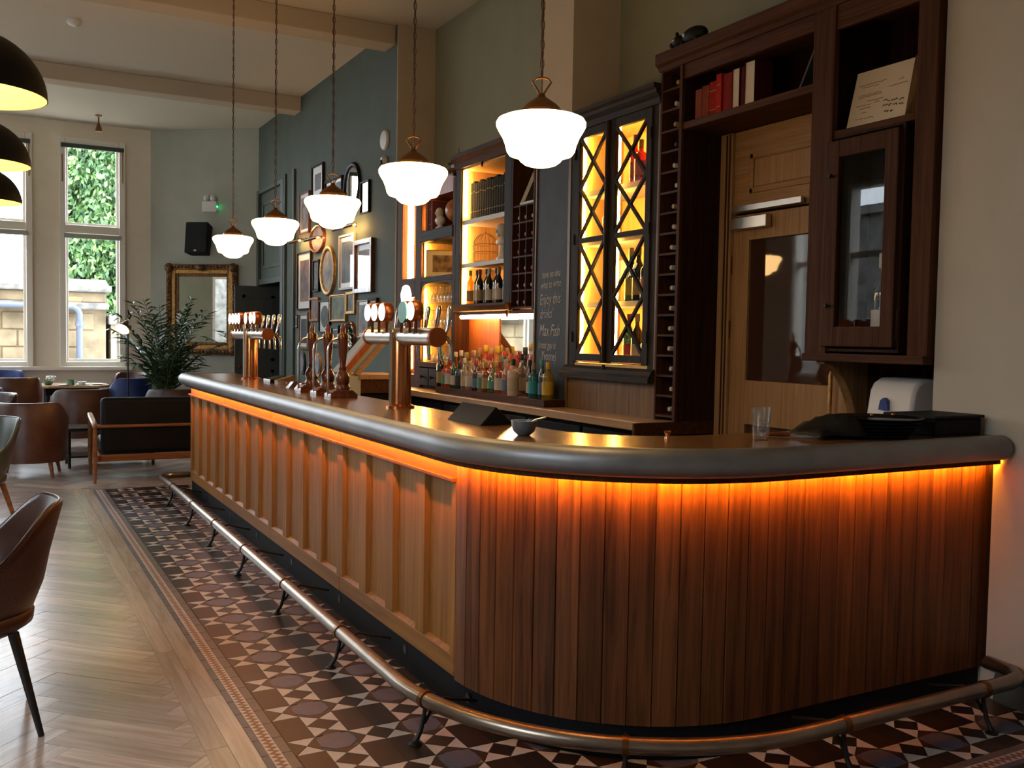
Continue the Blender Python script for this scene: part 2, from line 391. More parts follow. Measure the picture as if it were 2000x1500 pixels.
# patterned tiles: period P, dark squares split by a joint, four-pointed stars, blue octagons
P = .364; A = .113; D = .061; SX, SY = 1.007, 4.112
MB().box(TX, TY, -.010, 3.97, TYF, -.0025).build('tile_bed', 'grout', floor)
tiles = []
X0, Y0, G = TX+.118, TY+.118, .0012
def tadd(poly, mat):
    # main leg along the bar, then the short leg in front of the rounded end; nothing under the bar itself
    for reg in ((X0, 1.80, 2.75, TYF-.02), (1.80, 3.975, Y0, 2.80), (X0, 1.80, Y0, 2.75), (1.80, 2.5, 2.80, 3.30)):
        p = clip(poly, *reg)
        if len(p) >= 3 and area(p) > 3e-4: tiles.append((p, mat, 0))
def shrink(p, g=G):
    c = cen(p); out = []
    for x, y in p:
        d = math.hypot(x-c[0], y-c[1]); f = max(0, (d-g*1.5)/d); out.append((c[0]+(x-c[0])*f, c[1]+(y-c[1])*f))
    return out
h = P/2-A
for i in range(-1, 10):
    for j in range(-7, 19):
        cx, cy = SX+i*P, SY+j*P
        for sx in (-1, 1):
            tadd(shrink([(cx, cy-A), (cx+sx*A, cy-A), (cx+sx*A, cy+A), (cx, cy+A)] if sx > 0 else [(cx-A, cy-A), (cx, cy-A), (cx, cy+A), (cx-A, cy+A)]), 'tile_brown' if sx < 0 else 'tile_black')
        for (ux, uy, kx, ky) in ((cx+P/2, cy, h, A), (cx, cy+P/2, A, h)):
            hor = kx < ky      # star cell between squares side by side
            dx, dy = (h, D) if hor else (D, h)
            tadd(shrink([(ux-dx, uy), (ux, uy-dy), (ux+dx, uy), (ux, uy+dy)]), 'tile_black')
            for a in (-1, 1):
                for b in (-1, 1):
                    t3 = [(ux+a*kx, uy+b*ky), (ux+a*dx, uy), (ux, uy+b*dy)]
                    if a*b < 0: t3 = t3[::-1]
                    tadd(shrink(t3), 'tile_white')
        ox, oy = cx+P/2, cy+P/2; tip = P/2-D; R = .079
        octo = [(ox+R*math.cos(PI/8+k*PI/4), oy+R*math.sin(PI/8+k*PI/4)) for k in range(8)]
        tadd(octo, 'tile_blue')
        star = []
        for k in range(4):
            a = k*PI/2; star += [(tip*math.cos(a), tip*math.sin(a)), (h*(math.cos(a)-math.sin(a)), h*(math.sin(a)+math.cos(a)))]
        for k in range(4):     # four brown pieces round the octagon
            a = k*PI/2; o1, o2 = octo[(2*k-1) % 8], octo[(2*k) % 8]
            pp = [star[(2*k-1) % 8], star[2*k], star[(2*k+1) % 8]]
            pp = [(ox+x, oy+y) for x, y in pp]
            tadd(shrink([o1, pp[0], pp[1], pp[2], o2]), 'tile_red')
pieces(tiles, 'tile', 290, floor, 'tile_field', -.006, 0)
# tile border: two plain strips with a zigzag course between them
bo = []
def border_run(along_y, a0, a1):
    def q(u0, v0, u1, v1):       # u: from outer edge inwards, v: along
        return [(TX+u0, v0), (TX+u1, v0), (TX+u1, v1), (TX+u0, v1)] if along_y else [(v0, TY+u0), (v1, TY+u0), (v1, TY+u1), (v0, TY+u1)]
    L = .15; v = a0
    while v < a1-.01:
        e = min(v+L, a1)
        bo.append((shrink(q(.001, v, .028, e)), 'tile_slate', 0)); bo.append((shrink(q(.080, v, .117, e)), 'tile_grey', 0)); v = e
    t = .034; v = a0; k = 0
    while v < a1-t:
        for u0, u1, ma, mb in ((.029, .054, 'tile_white', 'tile_terra'), (.054, .079, 'tile_terra', 'tile_white')):
            def pt(u, w): return (TX+u, w) if along_y else (w, TY+u)
            bo.append(([pt(u0, v), pt(u1, v+t/2), pt(u0, v+t)], ma, 0)); bo.append(([pt(u1, v-t/2), pt(u1, v+t/2), pt(u0, v)], mb, 0))
        v += t
border_run(True, TY, TYF); border_run(False, TX+.12, 3.97)
bm_ = {}
for p, m, a in bo: bm_.setdefault(m, MB()).prism(p, -.006, -.0002)
for m, b in bm_.items():
    o = b.build('tile_border', m, floor); o['kind'] = 'stuff'

# ---- ceiling and beams
ceil = struct(MB().box(-4.5, -3.5, ZC, 4.42, 17.5, ZC+.15).build('ceiling', 'ceiling'))
for k, y in enumerate((13.8, 10.1, 6.4, 2.7, -1.0)):
    struct(MB().box(-4.5, y, 4.84, 3.98, y+.32, ZC).build('trim_%d' % (k+1), 'beam', bevel=.01))
# ---- walls
struct(MB().box(3.98, -3.5, 0, 4.5, 3.05, ZC).build('wall_right', 'wall_beige'))
struct(MB().box(4.42, 3.05, 0, 4.6, 10.02, ZC).build('wall_bar', 'wall_sage'))
wp = struct(MB().box(3.98, 6.38, 0, 4.42, 6.84, ZC).build('wall_pier', 'wall_tan'))
struct(MB().box(3.98, 10.02, 0, 4.6, 14.72, ZC).box(3.98, 16.25, 0, 4.6, 16.5, ZC).box(3.98, 14.72, 3.95, 4.6, 16.25, ZC).box(4.45, 14.72, 0, 4.6, 16.25, 3.95).build('wall_green', 'wall_green'))
struct(MB().box(3.97, 10.005, 0, 4.42, 10.025, ZC).build('wall_return', 'wall_tan'))
struct(MB().prism([(2.43, 17.5), (3.98, 16.28), (4.1, 16.45), (2.53, 17.7)], 0, ZC).build('wall_angled', 'wall_grey'))
struct(MB().box(-4.5, -3.65, 0, 4.5, -3.5, ZC).build('wall_front', 'wall_beige'))
def wall_with_holes(holes, a0, a1, z0, z1, mk, b):
    a = a0
    for h0, h1 in holes:
        b.box(*mk(a, 0, h0, ZC)); b.box(*mk(h0, 0, h1, z0)); b.box(*mk(h0, z1, h1, ZC)); a = h1
    b.box(*mk(a, 0, a1, ZC)); return b
WZ0, WZ1 = 1.03, 4.73
struct(wall_with_holes(FAR_WINDOWS, -4.5, 2.45, WZ0, WZ1, lambda a, z0, b, z1: (a, 17.5, z0, b, 17.75, z1), MB()).build('wall_back', 'wall_cream'))
struct(wall_with_holes(LEFT_WINDOWS, -3.5, 17.5, 1.0, 4.2, lambda a, z0, b, z1: (-4.75, a, z0, -4.5, b, z1), MB()).build('wall_left', 'wall_sage'))
# baseboards
struct(MB().prism_y([(3.98, 0), (3.955, 0), (3.955, .11), (3.965, .13), (3.965, .145), (3.98, .15)], -3.5, 2.66).build('baseboard_right', 'green_trim'))
struct(MB().box(3.955, 10.02, 0, 3.98, 14.0, .18).build('baseboard_green', 'green_trim'))
struct(MB().box(-4.5, 17.47, 0, 2.4, 17.5, .22).build('baseboard_back', 'frame_white'))
struct(MB().bar((2.45, 17.46, .11), (3.96, 16.27, .11), .03, .22).build('baseboard_angled', 'green_trim'))
# ---- far windows: frame, transom, sashes, panes, blind, sill
for k, (a, b) in enumerate(FAR_WINDOWS):
    w = structure('window_%d' % (k+1), ((a+b)/2, 17.6, WZ0))
    f = MB()
    for q in ((a-.05, 17.44, WZ0-.02, a+.05, 17.62, WZ1+.06), (b-.05, 17.44, WZ0-.02, b+.05, 17.62, WZ1+.06), (a+.051, 17.445, WZ1-.05, b-.051, 17.62, WZ1+.06), (a+.051, 17.445, WZ0-.02, b-.051, 17.62, WZ0+.06), (a+.051, 17.46, 3.22, b-.051, 17.62, 3.36)):
        f.box(*q)
    f.build('window_frame', 'frame_white', w, bevel=.012)
    for z0, z1, nm in ((WZ0+.06, 3.22, 'lower_sash'), (3.36, WZ1-.05, 'upper_sash')):
        s = MB()
        for q in ((a+.05, 17.53, z0, a+.09, 17.57, z1), (b-.09, 17.53, z0, b-.05, 17.57, z1), (a+.0905, 17.532, z0, b-.0905, 17.568, z0+.045), (a+.0905, 17.532, z1-.045, b-.0905, 17.568, z1)): s.box(*q)
        sh = s.build(nm, 'frame_white', w, bevel=.006)
        MB().box(a+.09, 17.548, z0+.045, b-.09, 17.554, z1-.045).build('pane', 'clear', sh)
    MB().box(a-.02, 17.38, WZ1-.12, b+.02, 17.435, WZ1-.05).build('roller_blind', 'green_trim' if k else 'dome_black', w, bevel=.008)
    MB().box(a+.02, 17.41, 3.135, b-.02, 17.45, 3.215).build('roller_blind', 'wall_grey', w, bevel=.008)
    MB().tube([(b+.0, 17.43, 4.62), (b+.0, 17.43, 4.1)], .008, 6).build('blind_pull', 'bronze', w)
    MB().tube([(a-.0, 17.43, 4.5), (a-.0, 17.43, 4.05)], .008, 6).build('blind_pull', 'bronze', w)
struct(MB().box(-3.4, 17.36, .945, 2.12, 17.5, 1.01).build('trim_sill', 'frame_white', bevel=.012))
for k, (a, b) in enumerate(LEFT_WINDOWS):
    w = structure('window_%d' % (k+5), (-4.6, (a+b)/2, 1.0)); f = MB()
    for q in ((-4.72, a, 1, -4.5, a+.07, 4.2), (-4.72, b-.07, 1, -4.5, b, 4.2), (-4.72, a+.071, 4.13, -4.5, b-.071, 4.2), (-4.72, a+.071, 1, -4.5, b-.071, 1.07), (-4.68, a+.071, 3.0, -4.56, b-.071, 3.1)): f.box(*q)
    fr = f.build('window_frame', 'frame_white', w)
    for z0, z1 in ((1.07, 3.0), (3.1, 4.13)): MB().box(-4.63, a+.07, z0, -4.624, b-.07, z1).build('pane', 'clear', w)
# ---- panelled doorway in the green wall with a door standing ajar
dw = structure('door_2', (4.1, 15.5, 0))
f = MB()
for q in ((3.94, 14.62, 0, 4.02, 14.78, 4.0), (3.94, 16.18, 0, 4.02, 16.28, 4.0), (3.945, 14.781, 3.93, 4.015, 16.179, 4.0), (3.96, 14.781, 2.42, 4.02, 16.179, 2.52)): f.box(*q)
f.build('door_frame', 'green_trim', dw, bevel=.01)
pn = MB().box(4.0, 14.78, 2.52, 4.04, 16.18, 3.93).build('over_panel', 'wall_green', dw)
MB().box(3.985, 14.92, 2.68, 4.0, 14.98, 3.78).box(3.985, 16.0, 2.68, 4.0, 16.06, 3.78).box(3.985, 14.92, 2.68, 4.0, 16.06, 2.74).box(3.985, 14.92, 3.72, 4.0, 16.06, 3.78).build('moulding', 'green_trim', pn, bevel=.006)
MB().box(4.40, 14.72, 0, 4.44, 16.25, 2.5).build('black_backing', 'black', dw)  # black sheet standing in for the darkness beyond the doorway
lf = MB().box(3.55, 16.10, .01, 4.30, 16.145, 2.40).build('door_leaf', 'grey_door', dw, bevel=.006)
for z0, z1 in ((.2, 1.0), (1.15, 2.25)):
    MB().box(3.67, 16.085, z0, 4.2, 16.1, z0+.05).box(3.67, 16.085, z1-.05, 4.2, 16.1, z1).box(3.67, 16.085, z0, 3.72, 16.1, z1).box(4.15, 16.085, z0, 4.2, 16.1, z1).build('moulding', 'green_trim', lf)
MB().lathe([(.012, 0), (.012, .04), (.03, .05), (.032, .07), (.015, .085)], (3.62, 16.02, 1.05), 12, 'y').build('door_knob', 'bronze', lf, 40)
struct(MB().box(3.93, 14.02, 0, 3.98, 14.62, .2).box(3.945, 14.05, .2, 3.98, 14.1, 4.05).box(3.945, 14.54, .2, 3.98, 14.6, 4.05).build('trim_9', 'green_trim', bevel=.005))

# ---- outside: yard, stone outbuilding, drain pipe, trees
struct(MB().box(-30, 17.8, -.4, 30, 60, -.2).build('ground', 'ground'))
struct(MB().box(-40, -10, -.4, -4.8, 17.8, -.2).build('ground', 'ground'))
ob = thing('stone_outbuilding', 'weathered stone outbuilding with a lichened coping seen through the windows', 'building', (1, 23, -.2))
MB().box(-6, 22, -.2, 2.15, 26, 2.05).build('wall', 'stone', ob)
for zz in range(6):
    for xx in range(14):
        x0 = -5.9+xx*.58+(zz % 2)*.29
        if x0+.55 > 2.15: continue
        MB().box(x0+.012, 21.965, -.18+zz*.36+.012, x0+.56, 22.0, -.18+(zz+1)*.36-.012).build('stone_block', 'stone', ob, bevel=.015)
for q, mt in (((-6, 21.86, 2.05, 2.2, 26, 2.2), 'stone_cap'), ((-6, 21.92, 2.2, 2.15, 26, 2.42), 'stone'), ((-6, 21.78, 2.42, 2.25, 26, 2.56), 'stone_cap')):
    MB().box(*q).build('coping', mt, ob, bevel=.03)
MB().prism_x([(21.85, 2.56), (22.6, 2.72), (26, 2.75), (26, 2.56)], -6, 2.2).build('roof_slab', 'stone_cap', ob)
MB().prism([(2.25, 22), (3.9, 23.4), (3.7, 26), (2.15, 26)], -.2, 1.75).build('side_wall', 'stone', ob)
MB().prism([(2.2, 21.8), (4.0, 23.3), (3.8, 26), (2.15, 26)], 1.75, 1.95).build('coping', 'stone_cap', ob, bevel=.02)
pp = thing('drain_pipe', 'pale blue-grey drain pipe with an elbow running down the stone wall', 'pipe', (1.62, 21.8, -.2))
MB().tube([(-5.5, 21.75, 2.14), (1.45, 21.75, 2.10)]+[(1.45+.17*math.sin(t), 21.75, 1.93+.17*math.cos(t)) for t in [i*PI/16 for i in range(1, 9)]]+[(1.62, 21.75, -.2)], .065, 12).build('pipe', 'pipe_blue', pp, 60)
for z in (1.75, 1.0): MB().lathe([(.085, -.05), (.085, .05)], (1.62, 21.75, z), 14).build('collar', 'pipe_blue', pp, 40)
fb_ = thing('stone_facade', 'pale stone building across the yard from the side windows', 'building', (-10, 8, -.2))
MB().box(-11, -6, -.2, -10, 24, 4.6).build('wall', 'stone_cap', fb_)
MB().box(-11.1, -6, 4.6, -9.85, 24, 4.8).build('coping', 'stone_cap', fb_)
def tree(name, label, c, rad, n, mats, seed, trunk_h):
    rnd = random.Random(seed); t = thing(name, label, 'tree', (c[0], c[1], -.2))
    MB().tube([(c[0], c[1], -.2), (c[0]+.1, c[1], trunk_h*.6), (c[0]-.1, c[1]+.1, trunk_h)], [.28, .2, .1], 10).build('trunk', 'bark', t, 60)
    for mi, mat in enumerate(mats):
        b = MB()
        for _ in range(n):
            u = Vector((rnd.gauss(0, 1), rnd.gauss(0, 1), rnd.gauss(0, 1))).normalized()*(rnd.uniform(.55, 1.0))
            lump = 1+.14*math.sin(u.x*9+seed)*math.cos(u.z*11)
            p = Vector((c[0]+u.x*rad[0]*lump, c[1]+u.y*rad[1]*lump, c[2]+u.z*rad[2]*lump))
            d = Vector((rnd.gauss(0, .5), rnd.gauss(0, .5), -rnd.uniform(.2, 1.2))).normalized(); s = d.cross(Vector((rnd.gauss(0, 1), rnd.gauss(0, 1), rnd.gauss(0, 1)))).normalized()
            L = rnd.uniform(.10, .27); w = L*.24
            b.add([p, p+d*L*.5+s*w, p+d*L, p+d*L*.5-s*w], [(0, 1, 2, 3)])
        o = b.build('foliage', mat, t, norm=False); o['kind'] = 'stuff'
tree('conifer_tree', 'tall bright green tree with drooping sprays behind the outbuilding roof', (3.1, 30, 5.2), (2.1, 1.6, 5.6), 30000, ['foliage_a', 'foliage_b'], 3, 6)
tree('conifer_tree', 'second green tree with a darker crown standing further back', (5.6, 36, 4.8), (2.6, 2.0, 5.4), 18000, ['foliage_b', 'foliage_a'], 5, 5)

# ================================================================== BAR
BX, BYE, BYC, BR, BYF, BXW = 1.73, 9.79, 3.64, .90, 2.74, 3.98
CX = BX+BR                                     # centre of the rounded corner (CX, BYC)
def bar_path(off, n=22, y_end=BYE, x_end=BXW):
    """front line of the bar pushed outwards by off: down the long side, round the corner, to the wall"""
    pts = [(BX-off, y_end)] + [(CX+(BR+off)*math.cos(a), BYC+(BR+off)*math.sin(a)) for a in [PI+PI/2*i/n for i in range(n+1)]] + [(x_end, BYF-off)]
    return pts
def bar_slab(o_out, o_in, y_end=BYE, x_end=BXW):
    return bar_path(o_out, y_end=y_end, x_end=x_end) + bar_path(o_in, y_end=y_end, x_end=x_end)[::-1]
bar = thing('bar_counter', 'long oak-panelled bar counter with a rounded boarded end and black plinth', 'bar', (1.9, 6, 0))
MB().prism(bar_slab(-.035, -.38), .0, 1.10).build('carcass', 'dark_wood', bar)
MB().prism(bar_slab(-.015, -.05), 0, .148).build('plinth', 'plinth', bar)
# panelled long side
PY, PWID = 3.69, .285; STEP = .385
y = PY
for k in range(17):
    y0 = PY+k*STEP-(STEP-PWID)
    MB().box(BX-.0, max(y0, BYC), .235, BX+.045, min(y0+STEP-PWID, BYE), .99).build('stile', 'bar_oak', bar, bevel=.004)
for k in range(16):
    a, b = PY+k*STEP, PY+k*STEP+PWID
    MB().box(BX+.024, a, .225, BX+.05, b, .99).build('panel', 'bar_oak', bar)
    m = MB(); i = .014
    for (pa, pb, pc, pd) in (((a, .235), (b, .235), (b-i, .235+i), (a+i, .235+i)), ((a, .985), (b, .985), (b-i, .985-i), (a+i, .985-i)), ((a, .235), (a, .985), (a+i, .985-i), (a+i, .235+i)), ((b, .235), (b, .985), (b-i, .985-i), (b-i, .235+i))):
        m.add([(BX+.002, *pa), (BX+.002, *pb), (BX+.022, *pc), (BX+.022, *pd), (BX+.03, *pa), (BX+.03, *pb), (BX+.03, *pc), (BX+.03, *pd)], [(0, 1, 2, 3), (4, 7, 6, 5), (0, 4, 5, 1), (1, 5, 6, 2), (2, 6, 7, 3), (3, 7, 4, 0)])
    m.build('moulding', 'bar_oak', bar)
for k in range(4):
    a = BYC+k*(BYE-BYC)/4; b = BYC+(k+1)*(BYE-BYC)/4
    MB().box(BX, a+.002, .145, BX+.045, b-.002, .2345).build('bottom_rail', 'bar_oak_y', bar, bevel=.004)
    MB().box(BX+.004, a+.002, 1.0, BX+.045, b-.002, 1.095).box(BX-.022, a+.002, .985, BX+.03, b-.002, 1.003).build('frieze', 'frieze_oak', bar, bevel=.003)
# boards round the corner and along the short side
arc_len = BR*PI/2; run = BXW-CX; NB = 29; bw = (arc_len+run)/NB
def bar_pt(s):
    if s < arc_len:
        a = PI+s/BR; return (CX+BR*math.cos(a), BYC+BR*math.sin(a))
    return (CX+s-arc_len, BYF)
sec = [(-.5*bw+.0004, .006), (-.5*bw+.004, 0), (.5*bw-.004, 0), (.5*bw-.0004, .006), (.5*bw-.0004, .02), (-.5*bw+.0004, .02)]
bead = MB().prism(sec, .135, 1.095)
bmesh_board = bead.build('board', 'bar_board', bar)
board_me = bmesh_board.data
for k in range(NB):
    p0, p1 = bar_pt(k*bw), bar_pt((k+1)*bw); a = math.atan2(p1[1]-p0[1], p1[0]-p0[0])
    o = bmesh_board if k == 0 else put('board', board_me, bar)
    o.location = ((p0[0]+p1[0])/2, (p0[1]+p1[1])/2, 0); o.rotation_euler = (0, 0, a)
MB().box(3.955, BYF-.02, .14, 3.985, BYF+.03, 1.095).build('end_strip', 'dark_wood', bar)
for k, yb in enumerate((9.2, 8.2, 7.3, 6.35, 5.36, 4.37, 3.68)):
    MB().lathe([(.022, 0), (.022, .006), (.012, .012)], (BX+.012, yb-.15, .09), 14, 'x').build('bolt', 'iron', bar, 40)
# worktop and rounded metal nosing
topt = thing('bar_worktop', 'brown metal bar top with a thick rounded pewter nosing along its edge', 'worktop', (1.9, 6, 1.1))
MB().prism(bar_slab(.07, -.44, y_end=BYE+.06, x_end=3.975), 1.10, 1.2).build('surface', 'copper_top', topt, bevel=.004)
def nosing_line():
    pts = [(BX+.44, BYE+.06), (BX+.05, BYE+.06)] + [(BX+.05+.12*math.cos(a), BYE-.06+.12*math.sin(a)) for a in [PI/2+PI/2*i/6 for i in range(1, 7)]]
    return pts + bar_path(.07, 40, y_end=BYE-.08, x_end=3.955)[1:] + [(3.968, BYF-.065), (3.972, BYF-.05)]
pts = nosing_line(); rr = [.056]*(len(pts)-2)+[.045, .02]
MB().tube([(x, y, 1.15) for x, y in pts], rr, 18).build('nosing', 'pewter', topt, 50)
ledt = thing('bar_light_strip', 'thin orange light strip tucked under the bar nosing', 'light strip', (1.73, 6, 1.08))
MB().prism(bar_slab(.0555, .0545, y_end=BYE-.02, x_end=3.97), 1.077, 1.089).build('strip', 'led_orange', ledt)
# foot rail
MB().prism(bar_slab(.0605, .056, y_end=BYE-.02, x_end=3.97), 1.073, 1.10).build('lip', 'mid_wood', ledt)
rail = thing('foot_rail', 'aged metal foot rail on curly iron brackets along the bar', 'foot rail', (1.48, 6, 0))
RO, RZ = .262, .172
pts = [(BX+.35, BYE+.18), (BX-RO+.16, BYE+.18)] + [(BX-RO+.16+.16*math.cos(a), BYE+.02+.16*math.sin(a)) for a in [PI/2+PI/2*i/6 for i in range(1, 7)]] + bar_path(RO, 40, y_end=BYE-.1, x_end=3.80)[1:] + [(3.88, BYF-RO+.02), (3.93, BYF-RO+.08), (3.945, BYF-.05)]
MB().tube([(x, y, RZ) for x, y in pts], .031, 14).build('tube', 'brass_rail', rail, 60)
def rail_leg(px, py, dx, dy):
    """(dx,dy): unit direction from the rail towards the bar"""
    b = MB()
    b.tube([(px, py, .15), (px-.004*dx, py-.004*dy, .11), (px-.02*dx, py-.02*dy, .05), (px-.045*dx, py-.045*dy, .012)], [.008, .009, .010, .011], 8)
    b.tube([(px-.004*dx, py-.004*dy, .075), (px+.03*dx, py+.03*dy, .12), (px+.09*dx, py+.09*dy, .155), (px+.26*dx, py+.26*dy, .105)], .007, 8)
    b.lathe([(.026, 0), (.026, .005), (.012, .012)], (px-.045*dx, py-.045*dy, 0), 12)
    b.build('bracket', 'iron', rail, 50)
    c = MB(); t = Vector((-dy, dx, 0))
    c.tube([Vector((px, py, RZ))-t*.012, Vector((px, py, RZ))+t*.012], .036, 14).build('collar', 'bronze', rail, 40)
for yb in (9.2, 8.2, 7.3, 6.35, 5.36, 4.37, 3.40):
    if yb > BYC: rail_leg(BX-RO, yb, 1, 0)
    else:
        a = PI+math.asin((BYC-yb)/(BR+RO)); rail_leg(CX+(BR+RO)*math.cos(a), BYC+(BR+RO)*math.sin(a), -math.cos(a), -math.sin(a))
a = PI*1.5-.62; rail_leg(CX+(BR+RO)*math.cos(a), BYC+(BR+RO)*math.sin(a), -math.cos(a), -math.sin(a))
rail_leg(2.80, BYF-RO, 0, 1); rail_leg(3.62, BYF-RO, 0, 1)

# ---- tap towers
BT = 1.2
def tower(y, half, medals, label):
    t = thing('beer_tap_tower', label, 'beer tap', (2.02, y, BT)); x = 2.02; z = 1.60
    MB().lathe([(.080, 0), (.080, .012), (.060, .022), (.058, .40), (.052, .42)], (x, y, BT), 28).build('column', 'copper', t, 40)
    MB().tube([(x-.058, y, BT+.02), (x-.058, y, z+.085)], .012, 8).build('seam_rod', 'steel', t, 40)
    MB().tube([(x, y-half, z), (x, y+half, z)], .048, 24).build('crossbar', 'steel', t, 40)
    for s in (-1, 1):
        MB().lathe([(.050, 0), (.053, .012), (.050, .03), (.03, .036)], (x, y+s*half-(.036 if s < 0 else 0), z), 24, 'y').build('end_cap', 'copper_dk', t, 40)
    for (yy, kind) in medals:
        st = MB().tube([(x-.055, yy, z+.02), (x-.055, yy, z+.10)], .009, 8).build('lens_stem', 'bronze', t, 40)
        if kind == 'tall':
            MB().lathe([(.022, 0), (.03, .02), (.034, .06), (.026, .11), (.03, .15), (.02, .19), (.008, .2)], (x-.03, yy, z+.08), 16).build('lit_badge', 'lens_lit', t, 50)
            MB().lathe([(.024, 0), (.037, .03), (.036, .06), (.03, .062)], (x-.03, yy, z+.078), 16).build('badge_base', BOOKS['red'], t, 50)
        else:
            h = MB().lathe([(.050, 0), (.055, .006), (.055, .045), (.048, .055)], (x-.085, yy, z+.135), 24, 'x').build('lens_housing', 'copper_dk', t, 40)
            MB().lathe([(.048, 0), (.048, .004)], (x-.0885, yy, z+.135), 24, 'x').build('lens', 'lens_lit', t, 40)
            if kind == 'green':
                MB().lathe([(.058, 0), (.058, .01)], (x-.094, yy+.02, z+.13), 24, 'x').build('badge_disc', plain('teal_badge', (.02, .30, .20), .4), t, 40)
    n = 6
    for i in range(n):
        yy = y-half+.10+i*(2*half-.2)/(n-1)
        sp = MB().tube([(x+.04, yy, z), (x+.11, yy, z-.005), (x+.135, yy, z-.04), (x+.14, yy, z-.13)], [.014, .014, .012, .009], 10).build('spout', 'chrome', t, 50)
        MB().tube([(x+.10, yy, z+.01), (x+.115, yy, z+.05), (x+.13, yy, z+.15), (x+.132, yy, z+.17)], [.008, .010, .015, .010], 10).build('tap_handle', 'chrome', t, 50)
    return t
tower(8.52, .56, [(8.98, 'r'), (8.86, 'r'), (8.74, 'r'), (8.62, 'r'), (8.36, 'r'), (8.18, 'r'), (8.06, 'r')], 'copper beer tap tower with only white lit lenses, beside the card terminal')
tower(5.0, .47, [(5.31, 'r'), (5.2, 'r'), (5.08, 'r'), (4.86, 'tall'), (4.74, 'green'), (4.66, 'r')], 'copper beer tap tower with lit lenses, a red badge and a green badge')
# ---- hand pumps
def pump(y, clip_mat, label, clip=True):
    t = thing('beer_pump', label, 'beer pump', (1.97, y, BT), 'hand pumps on the bar')
    x = 1.97
    MB().box(x-.08, y-.07, BT, x+.10, y+.07, BT+.025).prism_y([(x-.08, BT+.025), (x+.10, BT+.025), (x+.07, BT+.05), (x-.05, BT+.05)], y-.06, y+.06).build('base_block', 'mahogany', t, bevel=.004)
    MB().lathe([(.048, 0), (.05, .02), (.038, .035), (.044, .05), (.046, .085), (.03, .115), (.022, .125), (.026, .135), (.020, .15), (.026, .22), (.034, .30), (.036, .345), (.030, .36), (.022, .362), (.014, .375), (.019, .39), (.013, .41), (.004, .43)], (x+.02, y, BT+.05), 18).build('handle', 'mahogany', t, 50)
    MB().lathe([(.0365, .325), (.0375, .345), (.031, .361)], (x+.02, y, BT+.05), 18, cap=False).build('ferrule', 'bronze', t, 50)
    MB().tube([(x-.075, y, BT+.01), (x-.078, y, BT+.30), (x-.07, y, BT+.34), (x-.045, y, BT+.372), (x+.0, y, BT+.385)], .0075, 8).build('swan_neck', 'chrome', t, 60)
    if clip:
        cl = MB().lathe([(.06, 0), (.06, .012)], (x-.05, y, BT+.20), 22, 'x')
        for i in range(len(cl.v)): cl.v[i] = (cl.v[i][0], cl.v[i][1], BT+.20+(cl.v[i][2]-BT-.20)*1.35)
        o = cl.build('pump_clip', clip_mat, t, 40)
        c2 = MB().lathe([(.046, 0), (.046, .004)], (x-.054, y, BT+.20), 22, 'x')
        for i in range(len(c2.v)): c2.v[i] = (c2.v[i][0], c2.v[i][1], BT+.20+(c2.v[i][2]-BT-.20)*1.35)
        c2.build('clip_badge', plain('clip_badge', (.16, .22, .36) if clip_mat == 'gilt' else (.05, .03, .09), .4, noise=.6, nscale=40), o, 40)
    return t
pump(6.59, 'dome_black', 'turned mahogany pump handle with a dark purple oval clip')
pump(6.23, 'gilt', 'turned mahogany pump handle with a yellow-rimmed blue oval clip')
pump(5.92, 'gilt', 'turned mahogany pump handle without a clip', clip=False)
for k, yy in enumerate((7.05, 6.84)):
    b = thing('drip_block', 'small red wooden clamp block on the bar behind the pumps', 'block', (2.0, yy, BT), 'clamp blocks on the bar')
    MB().prism_y([(1.94, BT), (2.06, BT), (2.04, BT+.05), (1.98, BT+.05)], yy-.04, yy+.04).build('block', 'mahogany', b, bevel=.004)
    MB().lathe([(.022, 0), (.026, .05), (.020, .052)], (1.93, yy+.1, BT), 12).build('clear_cup', 'tumbler', b, 40)
# ---- things on the bar
b = thing('card_terminal', 'black card terminal on a small wooden stand by the far tap tower', 'terminal', (2.09, 7.75, BT))
MB().prism_y([(2.02, BT), (2.16, BT), (2.16, BT+.07), (2.02, BT+.03)], 7.62, 7.72).build('stand', 'panel_oak', b)
MB().box(2.0, 7.78, BT, 2.14, 8.0, BT+.03).prism_y([(2.0, BT+.03), (2.14, BT+.03), (2.14, BT+.06)], 7.78, 8.0).build('case', 'black_gloss', b, bevel=.006)
b = thing('menu_easel', 'folded black menu board standing on the bar beside the blue bowl', 'menu', (2.02, 3.98, BT))
MB().add([(1.95, 4.22, BT), (1.95, 3.86, BT), (2.03, 3.86, BT+.085), (2.03, 4.22, BT+.085), (2.13, 4.22, BT), (2.13, 3.86, BT)], [(0, 1, 2, 3), (3, 2, 5, 4), (0, 3, 4), (1, 5, 2), (0, 4, 5, 1)]).build('board', 'black', b, bevel=.004)
b = thing('bowl', 'small blue-grey ceramic bowl with a teaspoon on the bar', 'bowl', (1.93, 3.42, BT))
MB().lathe([(.024, 0), (.028, .004), (.044, .018), (.052, .042), (.054, .062), (.051, .062), (.048, .042), (.038, .018), (.0, .012)], (1.93, 3.42, BT), 26).build('bowl_body', 'blue_ceramic', b, 50)
MB().tube([(1.93, 3.42, BT+.03), (1.965, 3.39, BT+.066), (2.0, 3.36, BT+.078)], [.006, .003, .004], 6).build('spoon', 'steel', b, 50)
b = thing('tumbler', 'clear tumbler with melting ice standing on the bar', 'glass', (2.77, 2.93, BT))
MB().lathe([(.030, 0), (.032, .005), (.040, .105), (.0415, .135), (.039, .135), (.0375, .105), (.029, .012), (0, .012)], (2.77, 2.93, BT), 24).build('glass_wall', 'tumbler', b, 40)
